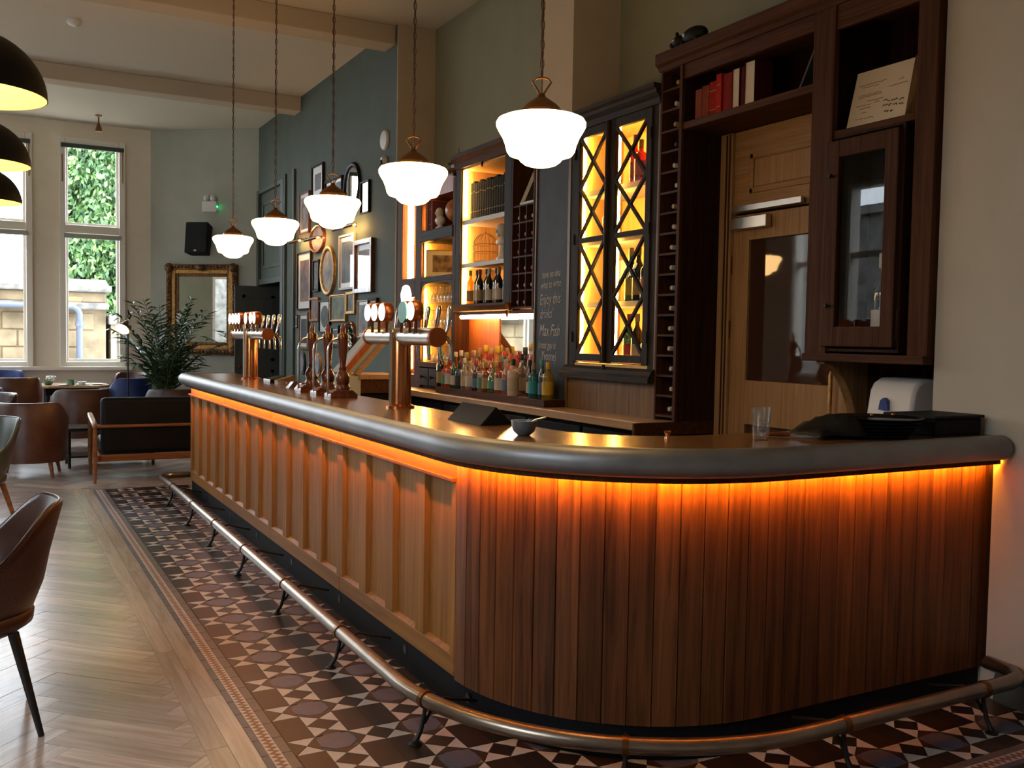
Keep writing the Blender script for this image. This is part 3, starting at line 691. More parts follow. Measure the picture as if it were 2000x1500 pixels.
for k in range(4): MB().box(-.012, -.012, -.011, .012, .012, .011).build('ice_cube', 'tumbler', b, bevel=.003).location = (2.77+.014*math.cos(k*2.1), 2.93+.014*math.sin(k*2.1), BT+.028+.014*k)
b = thing('tray_pile', 'pile of round black bar trays with a dark cloth draped over them', 'trays', (3.35, 2.85, BT))
for k in range(6): MB().lathe([(.17, 0), (.19, .008), (.193, .014), (.187, .014), (.168, .006), (0, .006)], (3.36+.01*k, 2.92-.006*k, BT+.014*k), 36).build('tray', 'black_gloss' if k == 5 else 'black', b, 40)
g = MB(); rnd = random.Random(2)
NX, NY = 16, 9
vs_ = []
for i in range(NX):
    for j in range(NY):
        u, v = i/(NX-1), j/(NY-1)
        zz = BT+.014+.085*math.sin(PI*min(1, u*1.1))*math.sin(PI*v)**.5*(.6+.4*math.sin(u*11+v*5)) + .006*rnd.random()
        vs_.append((3.0+.36*u, 2.80+.22*v+.03*math.sin(u*9), zz))
g.add(vs_, [(i*NY+j, (i+1)*NY+j, (i+1)*NY+j+1, i*NY+j+1) for i in range(NX-1) for j in range(NY-1)]).build('cloth', 'black', b, 60, solid=.004)
for k, (xx, yy) in enumerate(((3.28, 2.81), (3.40, 2.80))): MB().ell((xx, yy, BT+.10), (.008, .006, .008), 8, 6).build('stud', 'copper', b, 60)
b = thing('till_drawer', 'flat black tray box standing on the bar against the wall', 'box', (3.76, 2.86, BT))
MB().box(3.62, 2.76, BT, 3.94, 3.02, BT+.075).build('case', 'black', b, bevel=.008)
MB().box(3.61, 2.75, BT+.075, 3.95, 3.03, BT+.09).build('lid', 'black', b, bevel=.005)
b = thing('bar_knife', 'small wooden-handled bar tool lying beside the trays', 'tool', (2.98, 2.97, BT))
MB().tube([(2.88, 3.02, BT+.012), (2.97, 2.97, BT+.012)], .009, 8).build('handle', 'copper_dk', b, 50)
MB().bar((2.97, 2.97, BT+.012), (3.08, 2.92, BT+.012), .014, .003).build('blade', 'steel', b)
b = thing('copper_measure', 'tiny copper measure on the bar edge near the door', 'measure', (2.42, 3.10, BT))
MB().lathe([(.014, 0), (.010, .014), (.016, .03), (.014, .03), (.006, .014)], (2.44, 3.12, BT), 12).build('cup', 'copper', b, 50)

# ================================================================== PENDANTS
def pendant(y, label):
    x, z = 1.87, 2.262
    t = thing('pendant_lamp', label, 'pendant lamp', (x, y, ZC), 'opal pendants over the bar')
    prof = [(.001, 0), (.035, .002), (.060, .009), (.078, .022), (.086, .034), (.100, .039), (.122, .046), (.132, .060), (.138, .085), (.149, .113), (.164, .138), (.173, .155), (.1735, .169), (.166, .181), (.15, .188), (.11, .193), (.07, .195)]
    MB().lathe(prof, (x, y, z), 40).build('shade', 'opal', t, 60)
    MB().lathe([(.082, 0), (.084, .018), (.078, .026), (.06, .045), (.03, .066), (.016, .075), (.012, .088), (.006, .09)], (x, y, z+.193), 28).build('fitter', 'bronze', t, 45)
    for k in range(3):
        a = k*2.094+2.6; MB().tube([(x+.082*math.cos(a), y+.082*math.sin(a), z+.203), (x+.097*math.cos(a), y+.097*math.sin(a), z+.203)], .006, 8).build('thumb_screw', 'chrome', t, 40)
    loop = []
    for i in range(13):
        s = i/12; u = -1+2*s
        loop.append((x+.0*u, y+.036*math.sin(u*PI*.75)*(1.0), z+.283+.052*(1-abs(u)**2.2)))
    loop = [(x+u*.88, y-u*.48, z+h_) for u, h_ in ((-.005, .275), (-.02, .30), (-.036, .325), (-.022, .338), (0, .342), (.022, .338), (.036, .325), (.02, .30), (.005, .275))]
    MB().tube(loop, .0042, 8).build('loop', 'bronze', t, 70)
    c = MB(); zz = z+.335; k = 0; L = .046
    while zz < ZC-.04:
        ring = []
        for i in range(10):
            a = 2*PI*i/10; du = .0075*math.cos(a); dv = (L/2-.001)*math.sin(a)
            ring.append((x+(du if k % 2 else 0), y+(0 if k % 2 else du), zz+L/2+dv))
        c.tube(ring, .0021, 4, closed=True); zz += L*.80; k += 1
    c.build('chain', 'chain', t, norm=False)
    MB().tube([(x+.003, y+.003, z+.28), (x-.003, y-.002, 3.4), (x+.003, y+.002, ZC-.03)], .0026, 5).build('flex', 'chain', t)
    MB().lathe([(.055, 0), (.055, -.01), (.03, -.035), (.01, -.045)], (x, y, ZC), 20).build('ceiling_rose', 'bronze', t, 40)
for y, l in ((3.22, 'lit opal pendant on a bronze chain above the rounded end of the bar'), (4.49, 'lit opal pendant hanging over the taps with the green badge'), (5.78, 'middle one of the five lit opal pendants over the bar'), (7.14, 'lit opal pendant next to last in the row, away from the rounded bar end'), (8.56, 'lit opal pendant hanging at the window end of the row')):
    pendant(y, l)
def dome(y, label):
    x, z = -.055, 2.50
    t = thing('dome_pendant', label, 'pendant lamp', (x, y, ZC), 'black dome pendants')
    R = .262
    out = [(R, 0)]+[(R*math.cos(a), .245*math.sin(a)) for a in [i*PI/2/12 for i in range(1, 11)]]
    MB().lathe(out, (x, y, z), 44, cap=False).build('dome', 'dome_black', t, 60)
    MB().lathe([(r*.985, h*.975) for r, h in out], (x, y, z), 44, cap=False).build('lining', 'dome_inner', t, 60)
    MB().lathe([(.085, .225), (.085, .262), (.06, .285), (.02, .30), (.012, .34)], (x, y, z), 24).build('cap', 'dome_black', t, 40)
    MB().ell((x, y, z+.14), (.04, .04, .05), 16, 10).build('bulb', 'bulb', t, 60)
    MB().tube([(x, y, z+.33), (x, y, ZC)], .006, 8).build('flex', 'black', t)
for y, l in ((4.25, 'black dome pendant hanging over the leather chair with black legs'), (6.0, 'middle black dome pendant of the row of three'), (7.75, 'black dome pendant closest to the far windows')): dome(y, l)

# ================================================================== BACK BAR
AX = 3.93                                   # front plane of the wall units
BK = 4.40
# ---- back counter with fridges below
bc = thing('back_counter', 'long oak back counter with black fridges below, behind the bar', 'counter', (4.0, 7.4, 0))
NOTCH = lambda x0: [(x0, 4.97), (4.41, 4.97), (4.41, 6.375), (3.975, 6.375), (3.975, 6.845), (4.41, 6.845), (4.41, 9.95), (x0, 9.95)]
MB().prism(NOTCH(3.66), 1.012, 1.07).build('worktop', 'counter_oak', bc, bevel=.006)
MB().box(3.60, 4.945, .985, 4.30, 4.97, 1.07).build('end_edge', 'mid_wood_y', bc, bevel=.004)
MB().prism(NOTCH(3.80), 0, 1.012).build('carcass', 'black', bc)
for k in range(6):
    a = 5.03+k*.81
    fdoor = MB().box(3.765, a, .12, 3.80, a+.78, .97).build('fridge_door', 'fridge', bc, bevel=.006)
    MB().box(3.758, a+.06, .2, 3.766, a+.72, .86).build('pane', 'black_gloss', fdoor)
    MB().tube([(3.75, a+.08, .90), (3.75, a+.7, .90)], .008, 8).build('handle', 'steel', fdoor)
MB().box(3.70, 7.08, .1, 3.765, 7.14, 1.0).build('upright', 'shelf_white', bc)
st = tag(MB().prism([(3.74, 6.32), (3.93, 6.32), (3.93, 6.88), (4.088, 6.88), (4.088, 8.365), (3.74, 8.365)], 1.07, 1.125).build('bottle_step', 'mid_wood_y', bevel=.004), 'low dark wooden step for the spirit bottles on the back counter', 'plinth')

# ---- glass shelf unit at the window end
u = thing('glass_shelf_unit', 'dark wood shelf unit with wine glasses, an arched opening and two knobbed drawers', 'shelf unit', (4.1, 9.1, 1.07))
for q in ((AX, 9.72, 1.07, BK, 9.86, 3.15), (AX, 9.20, 1.07, BK, 9.36, 3.15), (AX, 8.37, 1.07, BK, 8.44, 3.15)): MB().box(*q).build('upright', 'mid_wood', u, bevel=.005)
for q in ((2.02, 2.22), (1.07, 1.20), (3.06, 3.15)): MB().box(AX, 9.36, q[0], 4.1, 9.72, q[1]).build('slot_rail', 'mid_wood_y', u, bevel=.004)
MB().box(4.08, 9.36, 1.2, 4.10, 9.72, 3.06).build('slot_back', 'redwood', u)
MB().box(AX-.01, 8.42, 2.575, BK, 9.22, 2.69).build('thick_shelf', 'ebony_y', u, bevel=.01)
MB().box(AX, 8.44, 2.16, BK, 9.20, 2.215).build('shelf', 'ebony_y', u, bevel=.004)
MB().box(AX-.02, 8.40, 1.29, BK, 9.22, 1.345).build('shelf', 'mid_wood_y', u, bevel=.006)
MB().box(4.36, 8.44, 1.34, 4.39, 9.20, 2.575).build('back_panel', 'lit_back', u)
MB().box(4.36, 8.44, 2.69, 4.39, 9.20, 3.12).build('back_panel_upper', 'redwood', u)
arch = [(9.20, 2.16)]+[(8.82+.37*math.cos(a), 1.95+.20*math.sin(a)) for a in [i*PI/14 for i in range(15)]]+[(8.44, 2.16)]
arch = [(9.20, 1.95)]+[(8.82+.375*math.copysign(abs(math.cos(a))**.45, math.cos(a)), 1.95+.20*abs(math.sin(a))**.45) for a in [i*PI/18 for i in range(19)]]+[(8.44, 1.95), (8.44, 2.165), (9.20, 2.165)]
MB().prism_x(arch, AX+.005, AX+.03).build('arch', 'mid_wood', u)
MB().box(AX+.03, 9.186, 1.345, 4.36, 9.20, 2.575).build('side_lining', 'lit_back', u)
for z in (1.70, 1.95): MB().box(AX+.06, 8.45, z, 4.36, 9.19, z+.012).build('glass_shelf', 'tumbler', u)
for k in range(3):
    a = 8.45+k*.25
    d = MB().box(AX-.012, a+.006, 1.10, AX+.2, a+.244, 1.28).build('drawer', 'ebony_y', u, bevel=.006)
    MB().lathe([(.008, 0), (.008, -.02), (.02, -.028), (.016, -.042), (.004, -.044)], (AX-.012, a+.125, 1.19), 14, 'x').build('knob', 'black', d, 50)
MB().box(AX+.03, 8.44, 1.075, BK, 9.2, 1.10).build('drawer_frame', 'ebony_y', u)
hood = [(8.44, 3.12)]+[(8.44+.78*s, 3.12+.11*math.sin(PI*s)) for s in [i/14 for i in range(15)]]+[(9.22, 3.12), (9.22, 3.06)]+[(8.44+.78*s, 3.06+.0*s) for s in (1, 0)]
MB().prism_x([(8.44, 3.02), (8.44, 3.16)]+[(8.44+.92*s, 3.16-.10*s**2+.05*math.sin(PI*s)) for s in [i/10 for i in range(1, 11)]]+[(9.36, 3.02)], AX+.02, BK).build('hood', 'redwood', u)
for z0, z1 in ((2.22, 3.06), (1.845, 2.02), (1.25, 1.55)): MB().tube([(4.0, 9.65, z0), (4.0, 9.65, z1)], .035, 10).build('light_tube', 'led_white', u, 60)
MB().tube([(3.975, 9.165, 1.37), (3.975, 9.165, 2.1)], .008, 6).build('light_strip', 'led_warm', u)
MB().tube([(3.975, 9.165, 2.24), (3.975, 9.165, 2.56)], .008, 6).build('light_strip', 'led_warm', u)
MB().tube([(3.965, 8.46, 2.24), (3.965, 8.46, 2.56)], .006, 6).build('light_strip', 'led_warm', u)  # extra strip added behind the near upright to brighten the framed print
MB().tube([(4.0, 9.17, 2.70), (4.0, 9.17, 2.95)], .006, 6).build('light_strip', 'led_warm', u)
# wine glasses
def wine_glass(x, y, z, up=True):
    prof = [(.030, 0), (.031, .002), (.006, .008), (.004, .012), (.004, .075), (.010, .082), (.028, .10), (.034, .13), (.030, .165)]
    t = thing('wine_glass', 'upturned wine glass on the wooden bottom shelf of the arched lit unit', 'glass', (x, y, z), 'wine glasses on the lit shelves')
    MB().lathe([(r, .165-h) for r, h in prof], (x, y, z), 12, cap=False).build('bowl_and_stem', 'wineglass', t, 60)
    return t
g0 = wine_glass(4.0, 8.52, 1.346)
for zi, z in enumerate((1.346, 1.713, 1.963)):
    for r in range(2):
        for k in range(8):
            if zi == 0 and r == 0 and k == 0: continue
            copy_thing(g0, (4.0+.12*r, 8.52+.085*k, z), None, 'upturned wine glass on the %s of the arched lit unit' % ('wooden bottom shelf', 'lower glass shelf', 'upper glass shelf')[zi])
fr = thing('framed_print', 'framed sepia street print standing in the lit glass shelf unit', 'picture', (4.15, 9.05, 2.216))
FA, FB = Vector((3.965, 9.15, 0)), Vector((4.33, 8.95, 0)); FD = (FB-FA).normalized(); FN = Vector((FD.y, -FD.x, 0))
def leaf(b, s0, s1, z0, z1, o0, o1):
    q = [FA+FD*s0+FN*o0, FA+FD*s1+FN*o0, FA+FD*s1+FN*o1, FA+FD*s0+FN*o1]; return b.prism([(v.x, v.y) for v in q], z0, z1)
leaf(MB(), 0, .41, 2.216, 2.50, 0, .015).build('backing', 'gilt', fr)
leaf(MB(), .012, .398, 2.228, 2.488, .0145, .019).build('mount', 'paper', fr)
leaf(MB(), .07, .34, 2.27, 2.445, .0185, .021).build('print', plain('sepia_print', (.20, .12, .06), .6, noise=.8, nscale=14), fr)
def book(y, w, h, mat, z, x0, depth, label, group=None, bands=True, lean=0):
    t = thing('book', label, 'book', (x0, y, z), group)
    MB().box(x0, y-w/2+.001, z, x0+depth, y+w/2-.001, z+h).build('cover', BOOKS[mat], t, bevel=.003)
    MB().box(x0+.012, y-w/2+.004, z+.004, x0+depth-.002, y+w/2-.004, z+h+.001).build('pages', 'paper', t)
    if bands:
        for f in (.2, .72): MB().box(x0-.0008, y-w/2+.006, z+h*f, x0+.004, y+w/2-.006, z+h*f+.006).build('spine_band', BOOKS['gold'], t)
    if lean: t.rotation_euler = (lean, 0, 0)
    return t
book(9.13, .055, .30, 'orange', 2.69, 3.955, .2, 'tall orange-red book beside the small white bust')
book(9.06, .05, .29, 'maroon', 2.69, 3.96, .2, 'dark maroon book beside the small white bust')
book(9.00, .045, .30, 'rose', 2.69, 3.955, .2, 'rose-red book closest to the small white bust')
t = thing('bust', 'small pale bust on the shelf above the framed print', 'bust', (3.99, 8.86, 2.69))
MB().lathe([(.05, 0), (.05, .012), (.03, .025), (.028, .04)], (3.99, 8.86, 2.69), 18).ell((3.99, 8.86, 2.775), (.05, .075, .05)).ell((3.98, 8.86, 2.85), (.042, .038, .055)).ell((3.94, 8.86, 2.845), (.012, .010, .016)).build('figure', 'white_ceramic', t, 60)
t = thing('globe', 'orange desk globe on the shelf beside the small bust', 'globe', (4.04, 8.60, 2.69))
MB().ell((4.04, 8.58, 2.85), (.115, .115, .115), 24, 14).build('ball', plain('globe_map', (.46, .17, .04), .35, noise=.5, nscale=16), t, 60)
MB().lathe([(.07, 0), (.07, .012), (.03, .025), (.015, .05)], (4.04, 8.58, 2.69), 18).build('base', 'gilt', t, 50)
MB().tube([(4.04+.0, 8.58+.128*math.cos(a), 2.85+.128*math.sin(a)) for a in [-PI/2+i*PI/14 for i in range(15)]], .006, 6).build('meridian', 'gilt', t, 60)
t = thing('pagoda_ornament', 'small carved pagoda ornament on top of the arched shelf unit', 'ornament', (4.15, 8.78, 3.16))
MB().box(4.03, 8.66, 3.12, 4.27, 8.90, 3.24).build('base_storey', 'panel_oak', t, bevel=.006)
MB().lathe([(.19, 0), (.15, .015), (.10, .05), (.09, .06)], (4.15, 8.78, 3.235), 8).build('roof', 'panel_oak', t)
MB().box(4.09, 8.72, 3.27, 4.21, 8.84, 3.35).build('upper_storey', 'panel_oak', t)
MB().lathe([(.12, 0), (.09, .012), (.04, .05), (.02, .07), (.008, .09), (.003, .16)], (4.15, 8.78, 3.34), 8).build('roof', 'panel_oak', t)

# ---- lit cabinet with green books
u = thing('display_cabinet', 'open lit cabinet with green books, a birdcage, a white bust and wine bottles', 'cabinet', (4.1, 7.8, 1.84))
for q in ((AX, 8.27, 1.84, BK, 8.37, 3.24), (AX, 7.25, 1.84, BK, 7.38, 3.24)): MB().box(*q).build('upright', 'ebony', u, bevel=.005)
MB().prism_y([(AX, 3.20), (AX-.01, 3.20), (AX-.03, 3.25), (AX-.06, 3.29), (AX-.06, 3.33), (BK, 3.33), (BK, 3.20)], 7.252, 8.368).build('cornice', 'mid_wood_y', u)
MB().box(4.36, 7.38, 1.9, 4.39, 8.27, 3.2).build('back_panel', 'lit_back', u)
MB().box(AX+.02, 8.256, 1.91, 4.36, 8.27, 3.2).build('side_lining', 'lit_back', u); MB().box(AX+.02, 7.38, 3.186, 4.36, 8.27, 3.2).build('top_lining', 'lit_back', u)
for z0, z1, y0 in ((2.665, 2.71, 7.38), (2.26, 2.30, 7.38)): MB().box(AX+.025, y0, z0, 4.36, 8.27, z1).build('shelf', 'shelf_white', u, bevel=.003)
MB().prism_y([(AX-.05, 1.91), (AX-.05, 1.89), (AX-.02, 1.85), (AX, 1.84), (BK, 1.84), (BK, 1.91)], 7.252, 8.368).build('base_moulding', 'mid_wood_y', u)
for z0, z1 in ((1.93, 2.25), (2.31, 2.655), (2.74, 3.18)): MB().tube([(AX+.045, 8.235, z0), (AX+.045, 8.235, z1)], .016, 8).build('light_strip', 'led_white', u, 60)
MB().lathe([(.006, 0), (.012, -.02), (.004, -.05)], (AX+.0, 7.82, 3.205), 10).build('drop_finial', 'mid_wood', u, 50)
MB().lathe([(.012, 0), (.016, -.02), (.006, -.06)], (AX-.03, 7.24, 1.84), 10).build('drop_finial', 'mid_wood', u, 50)
for k in range(17):
    y = 8.17-k*.047
    book(y, .045, .345+.012*math.sin(k*1.9), 'green' if k % 3 else 'olive', 2.711, 4.0, .22, 'dark green bound volume in the matching set on the top lit shelf', 'green volumes on the top shelf')
t = thing('birdcage', 'small domed wire birdcage on the lit middle shelf', 'birdcage', (4.08, 8.02, 2.30)); b = MB(); cx, cy, R = 4.08, 8.02, .115
for k in range(18):
    a = 2*PI*k/18
    b.tube([(cx+R*math.cos(a), cy+R*math.sin(a), 2.31), (cx+R*math.cos(a), cy+R*math.sin(a), 2.47)]+[(cx+R*math.cos(a)*math.cos(s), cy+R*math.sin(a)*math.cos(s), 2.47+.105*math.sin(s)) for s in (.4, .8, 1.2, 1.5)], .0028, 4)
for z in (2.31, 2.40, 2.47): b.tube([(cx+R*math.cos(2*PI*k/20), cy+R*math.sin(2*PI*k/20), z) for k in range(20)], .0035, 4, closed=True)
b.build('wires', plain('cage_wire', (.50, .30, .14), .5), t, norm=False)
MB().lathe([(.12, 0), (.12, .012), (.115, .015)], (cx, cy, 2.30), 24).build('base', 'lit_back', t, 40)
MB().lathe([(.004, 0), (.010, .01), (.004, .02), (.003, .06)], (cx, cy, 2.572), 10).build('finial', 'gilt', t, 50)
t = thing('bust', 'larger cream bust of a head on a socle beside the birdcage', 'bust', (4.030, 7.58, 2.30))
MB().lathe([(.06, 0), (.06, .02), (.038, .04), (.034, .12), (.04, .16), (.03, .19)], (4.030, 7.58, 2.30), 20).ell((4.020, 7.58, 2.46), (.05, .085, .035)).lathe([(.026, 0), (.022, .05)], (4.020, 7.58, 2.47), 14).ell((4.010, 7.58, 2.56), (.052, .045, .065)).ell((3.960, 7.57, 2.55), (.014, .010, .018)).ell((3.980, 7.575, 2.52), (.022, .02, .02)).build('figure', 'white_ceramic', t, 60)

# ---- bottles
def glassmat(name, c, dfac=.45): return pane('bottle_' + name, tuple(min(1, v*1.5+.05) for v in c), gloss=.05, rough=.03, diffuse=tuple(v*.75 for v in c), dfac=dfac*.6)
GL = dict(clear=glassmat('clear', (.62, .58, .52), .30), orange=glassmat('orange', (.75, .18, .02), .6), amber=glassmat('amber', (.35, .12, .02), .6), green=glassmat('green', (.05, .16, .04), .6), sage=glassmat('sage', (.25, .36, .16), .55), pink=glassmat('pink', (.70, .22, .18), .5), blue=glassmat('blue', (.06, .14, .22), .6), teal=glassmat('teal', (.04, .30, .32), .75), dark=glassmat('dark', (.012, .012, .010), .9), cream=plain('bottle_cream', (.50, .38, .27), .45), red=glassmat('red', (.50, .03, .02), .6), yellow=glassmat('yellow', (.60, .42, .05), .6), purple=glassmat('purple', (.10, .04, .09), .7))
LB = dict(white=plain('label_white', (0.465, 0.435, 0.390), .7), cream=plain('label_cream', (0.413, 0.330, 0.210), .7), black=plain('label_black', (0.015, 0.015, 0.015), .6), gold=plain('label_gold', (0.315, 0.210, 0.045), .5), blue=plain('label_blue', (0.090, 0.135, 0.240), .6), green=plain('label_green', (0.075, 0.225, 0.150), .6), yellow=plain('label_yellow', (0.450, 0.300, 0.015), .6), red=plain('label_red', (0.315, 0.022, 0.022), .6), teal=plain('label_teal', (0.015, 0.225, 0.232), .6), wood=plain('cap_cork', (0.255, 0.150, 0.068), .7), pink=plain('label_pink', (0.413, 0.165, 0.165), .6))
SHAPES = {
 'tall': [(.036, 0), (.037, .004), (.037, .19), (.033, .205), (.016, .225), (.0145, .29), (.016, .295), (.016, .305)],
 'square': [(.043, 0), (.044, .005), (.044, .165), (.040, .185), (.018, .20), (.0155, .245), (.017, .25), (.017, .262)],
 'round': [(.045, 0), (.048, .01), (.050, .09), (.045, .135), (.026, .17), (.016, .195), (.015, .245), (.017, .255)],
 'slim': [(.031, 0), (.032, .004), (.031, .18), (.024, .215), (.014, .245), (.0135, .31), (.015, .32)],
 'wine': [(.037, 0), (.038, .005), (.038, .19), (.034, .215), (.018, .245), (.0145, .26), (.0145, .305), (.016, .315)]}
ADJ = {'tall': 'tall round-shouldered', 'square': 'stout straight-sided', 'round': 'bulbous', 'slim': 'slender', 'wine': 'wine-type'}
PROTO = {}
def bottle(x, y, z, shape, glass, label, cap, where, group, s=1.0, cat='bottle'):
    cname = {'clear': 'clear glass'}.get(glass, glass)
    lab = '%s %s bottle, %s label, %s cap, %s' % (ADJ[shape], cname, label, {'wood': 'cork'}.get(cap, cap), where)
    key = (shape, glass, label, cap)
    if key in PROTO:
        return copy_thing(PROTO[key], (x, y, z), 0, lab, group, (s, s, s))
    t = thing('spirit_bottle' if 'shelf' not in where else 'wine_bottle', lab, cat, (0, 0, 0), group)
    pr = SHAPES[shape]; H = pr[-1][1]; R = pr[1][0]
    MB().lathe(pr, (0, 0, 0), 18).build('glass', GL[glass], t, 45)
    z0, z1 = (.035, .135) if shape != 'round' else (.04, .10)
    rl = R+.0012 if shape != 'round' else .0505
    MB().lathe([(rl, z0), (rl, z1)], (0, 0, 0), 18, cap=False).build('label_band', LB[label], t, 60)
    MB().lathe([(.0165, H-.035), (.0175, H-.03), (.0175, H+.012), (.015, H+.016)], (0, 0, 0), 14).build('cap', LB[cap], t, 45)
    PROTO[key] = t; t.location = (x, y, z); t.scale = (s, s, s); return t
STEPW = 'on the back counter step'
fr_row = [(6.40, 3.82, 'square', 'yellow', 'yellow', 'yellow', 1.05), (6.53, 3.84, 'slim', 'blue', 'blue', 'teal', .92), (6.64, 3.83, 'square', 'teal', 'teal', 'wood', 1.0), (6.76, 3.86, 'slim', 'purple', 'white', 'black', .9),
 (6.93, 3.80, 'square', 'cream', 'cream', 'black', 1.1), (7.06, 3.80, 'tall', 'clear', 'blue', 'white', .92), (7.17, 3.80, 'square', 'pink', 'white', 'red', 1.0), (7.29, 3.80, 'round', 'sage', 'green', 'wood', 1.0), (7.41, 3.80, 'square', 'amber', 'gold', 'wood', .95), (7.51, 3.80, 'square', 'clear', 'green', 'gold', .92), (7.63, 3.80, 'tall', 'purple', 'blue', 'red', .85), (7.74, 3.80, 'square', 'clear', 'white', 'gold', .95), (7.86, 3.80, 'tall', 'clear', 'cream', 'white', .9), (7.97, 3.80, 'square', 'blue', 'black', 'black', .9), (8.08, 3.80, 'wine', 'green', 'white', 'black', .9), (8.18, 3.80, 'square', 'orange', 'white', 'red', 1.0), (8.28, 3.80, 'square', 'orange', 'green', 'gold', .9), (8.38, 3.80, 'wine', 'dark', 'gold', 'green', 1.05)]
mid_row = [(6.98, 3.91, 'tall', 'clear', 'white', 'black', 1.08), (7.1, 3.91, 'round', 'clear', 'red', 'red', 1.1), (7.22, 3.91, 'tall', 'pink', 'red', 'gold', 1.0), (7.34, 3.91, 'slim', 'sage', 'green', 'green', .95), (7.45, 3.91, 'round', 'yellow', 'gold', 'gold', 1.0), (7.56, 3.91, 'tall', 'pink', 'white', 'red', 1.05), (7.68, 3.91, 'round', 'orange', 'gold', 'gold', 1.05), (7.80, 3.91, 'tall', 'amber', 'white', 'wood', 1.1), (7.92, 3.91, 'slim', 'clear', 'white', 'wood', 1.05), (8.04, 3.91, 'tall', 'clear', 'gold', 'gold', 1.05), (8.16, 3.91, 'slim', 'amber', 'cream', 'white', 1.05), (8.28, 3.91, 'slim', 'orange', 'cream', 'white', 1.0)]
back_row = [(7.03, 4.025, 'slim', 'clear', 'cream', 'cream', 1.3), (7.13, 4.025, 'tall', 'dark', 'black', 'black', 1.25), (7.28, 4.025, 'tall', 'amber', 'red', 'red', 1.05), (7.40, 4.025, 'tall', 'clear', 'pink', 'red', 1.05), (7.5, 4.025, 'tall', 'red', 'white', 'red', 1.12), (7.64, 4.025, 'slim', 'yellow', 'yellow', 'yellow', 1.2), (7.75, 4.025, 'tall', 'amber', 'gold', 'gold', 1.2), (7.87, 4.025, 'slim', 'orange', 'yellow', 'yellow', 1.22), (7.99, 4.025, 'tall', 'amber', 'gold', 'wood', 1.18), (8.12, 4.025, 'slim', 'clear', 'white', 'white', 1.05), (8.3, 4.025, 'wine', 'green', 'green', 'green', 1.0)]
for rows, tail in ((fr_row, 'in the front row'), (mid_row, 'in the second row'), (back_row, 'at the back')):
    for (y, x, sh, gl, lb, cp, s) in rows: bottle(x, y, 1.125, sh, gl, lb, cp, STEPW, 'spirit bottles on the back counter step', s)
WSH = 'on the lowest lit shelf'
for k, (y, lb, cp, gl) in enumerate(((8.17, 'gold', 'gold', 'yellow'), (8.08, 'white', 'black', 'dark'), (7.97, 'gold', 'red', 'dark'), (7.88, 'black', 'black', 'dark'), (7.78, 'white', 'white', 'dark'), (7.69, 'cream', 'black', 'dark'), (7.59, 'white', 'gold', 'dark'), (7.50, 'cream', 'red', 'dark'), (7.43, 'cream', 'gold', 'dark'))):
    bottle(4.0+.03*(k % 2), y, 1.911, 'wine', gl, lb, cp, WSH, 'wine bottles on the lowest lit shelf', .98)

# ---- wine rack 3 x 6 with an open top
u = thing('wine_rack', 'square-celled wooden wine rack, three cells wide, beside the chalkboard', 'wine rack', (4.1, 7.05, 1.84))
for y_ in (6.85, 7.225): MB().box(AX, y_, 1.84, BK, y_+.025, 3.2).build('upright', 'mid_wood', u, bevel=.003)
MB().box(4.36, 6.87, 1.84, 4.39, 7.23, 3.2).build('back_panel', 'dark_wood', u)
cw = .35/3; ch = .143
for k in range(7): MB().box(AX+.005, 6.875, 1.862+k*ch-.007, 4.36, 7.225, 1.862+k*ch+.007).build('shelf', 'mid_wood_y', u)
for k in (1, 2): MB().box(AX+.004, 6.875+k*cw-.006, 1.862, 4.3, 6.875+k*cw+.006, 1.862+6*ch).build('divider', 'mid_wood', u)
def rack_bottle(x, y, z, cap, label, group):
    key = ('lying', cap)
    if key in PROTO: return copy_thing(PROTO[key], (x, y, z), 0, label, group)
    t = thing('wine_bottle', label, 'bottle', (0, 0, 0), group)
    MB().lathe([(.0145, .0), (.0155, .09), (.02, .105), (.036, .14), (.038, .30), (.03, .305)], (0, 0, 0), 14, 'x').build('glass', GL['dark'], t, 45)
    MB().lathe([(.013, -.003), (.0158, 0), (.0158, .05)], (0, 0, 0), 14, 'x').build('capsule', LB[cap], t, 45)
    PROTO[key] = t; t.location = (x, y, z); return t
caps = {5: ('white', 'white', 'white'), 4: ('black', 'pink', 'red'), 3: ('red', 'black', 'black'), 2: ('red', 'cream', 'red'), 1: ('white', 'white', 'white'), 0: ('white', 'white', None)}
for r, row in caps.items():
    for k, cp in enumerate(row):
        if cp: rack_bottle(AX+.03, 7.225-(k+.5)*cw, 1.862+r*ch+.047, cp, 'dark wine bottle with a %s capsule lying in the three-wide rack' % cp, 'bottles in the three-wide rack')
t = thing('white_photo_frame', 'empty white picture frame leaning in the open top of the wine rack', 'picture frame', (4.1, 7.0, 2.73))
for a_, b_ in (((AX+.06, 7.18, 2.74), (4.12, 7.10, 3.12)), ((AX+.06, 7.18, 2.74), (4.02, 6.90, 2.75)), ((4.02, 6.90, 2.75), (4.18, 6.89, 3.10))): MB().bar(a_, b_, .035, .03).build('frame_bar', 'white_plastic', t)
MB().add([(3.995, 7.18, 2.75), (4.025, 6.905, 2.755), (4.18, 6.895, 3.1), (4.13, 7.10, 3.12)], [(0, 1, 2, 3)]).build('backing', 'ebony', t, solid=.006)

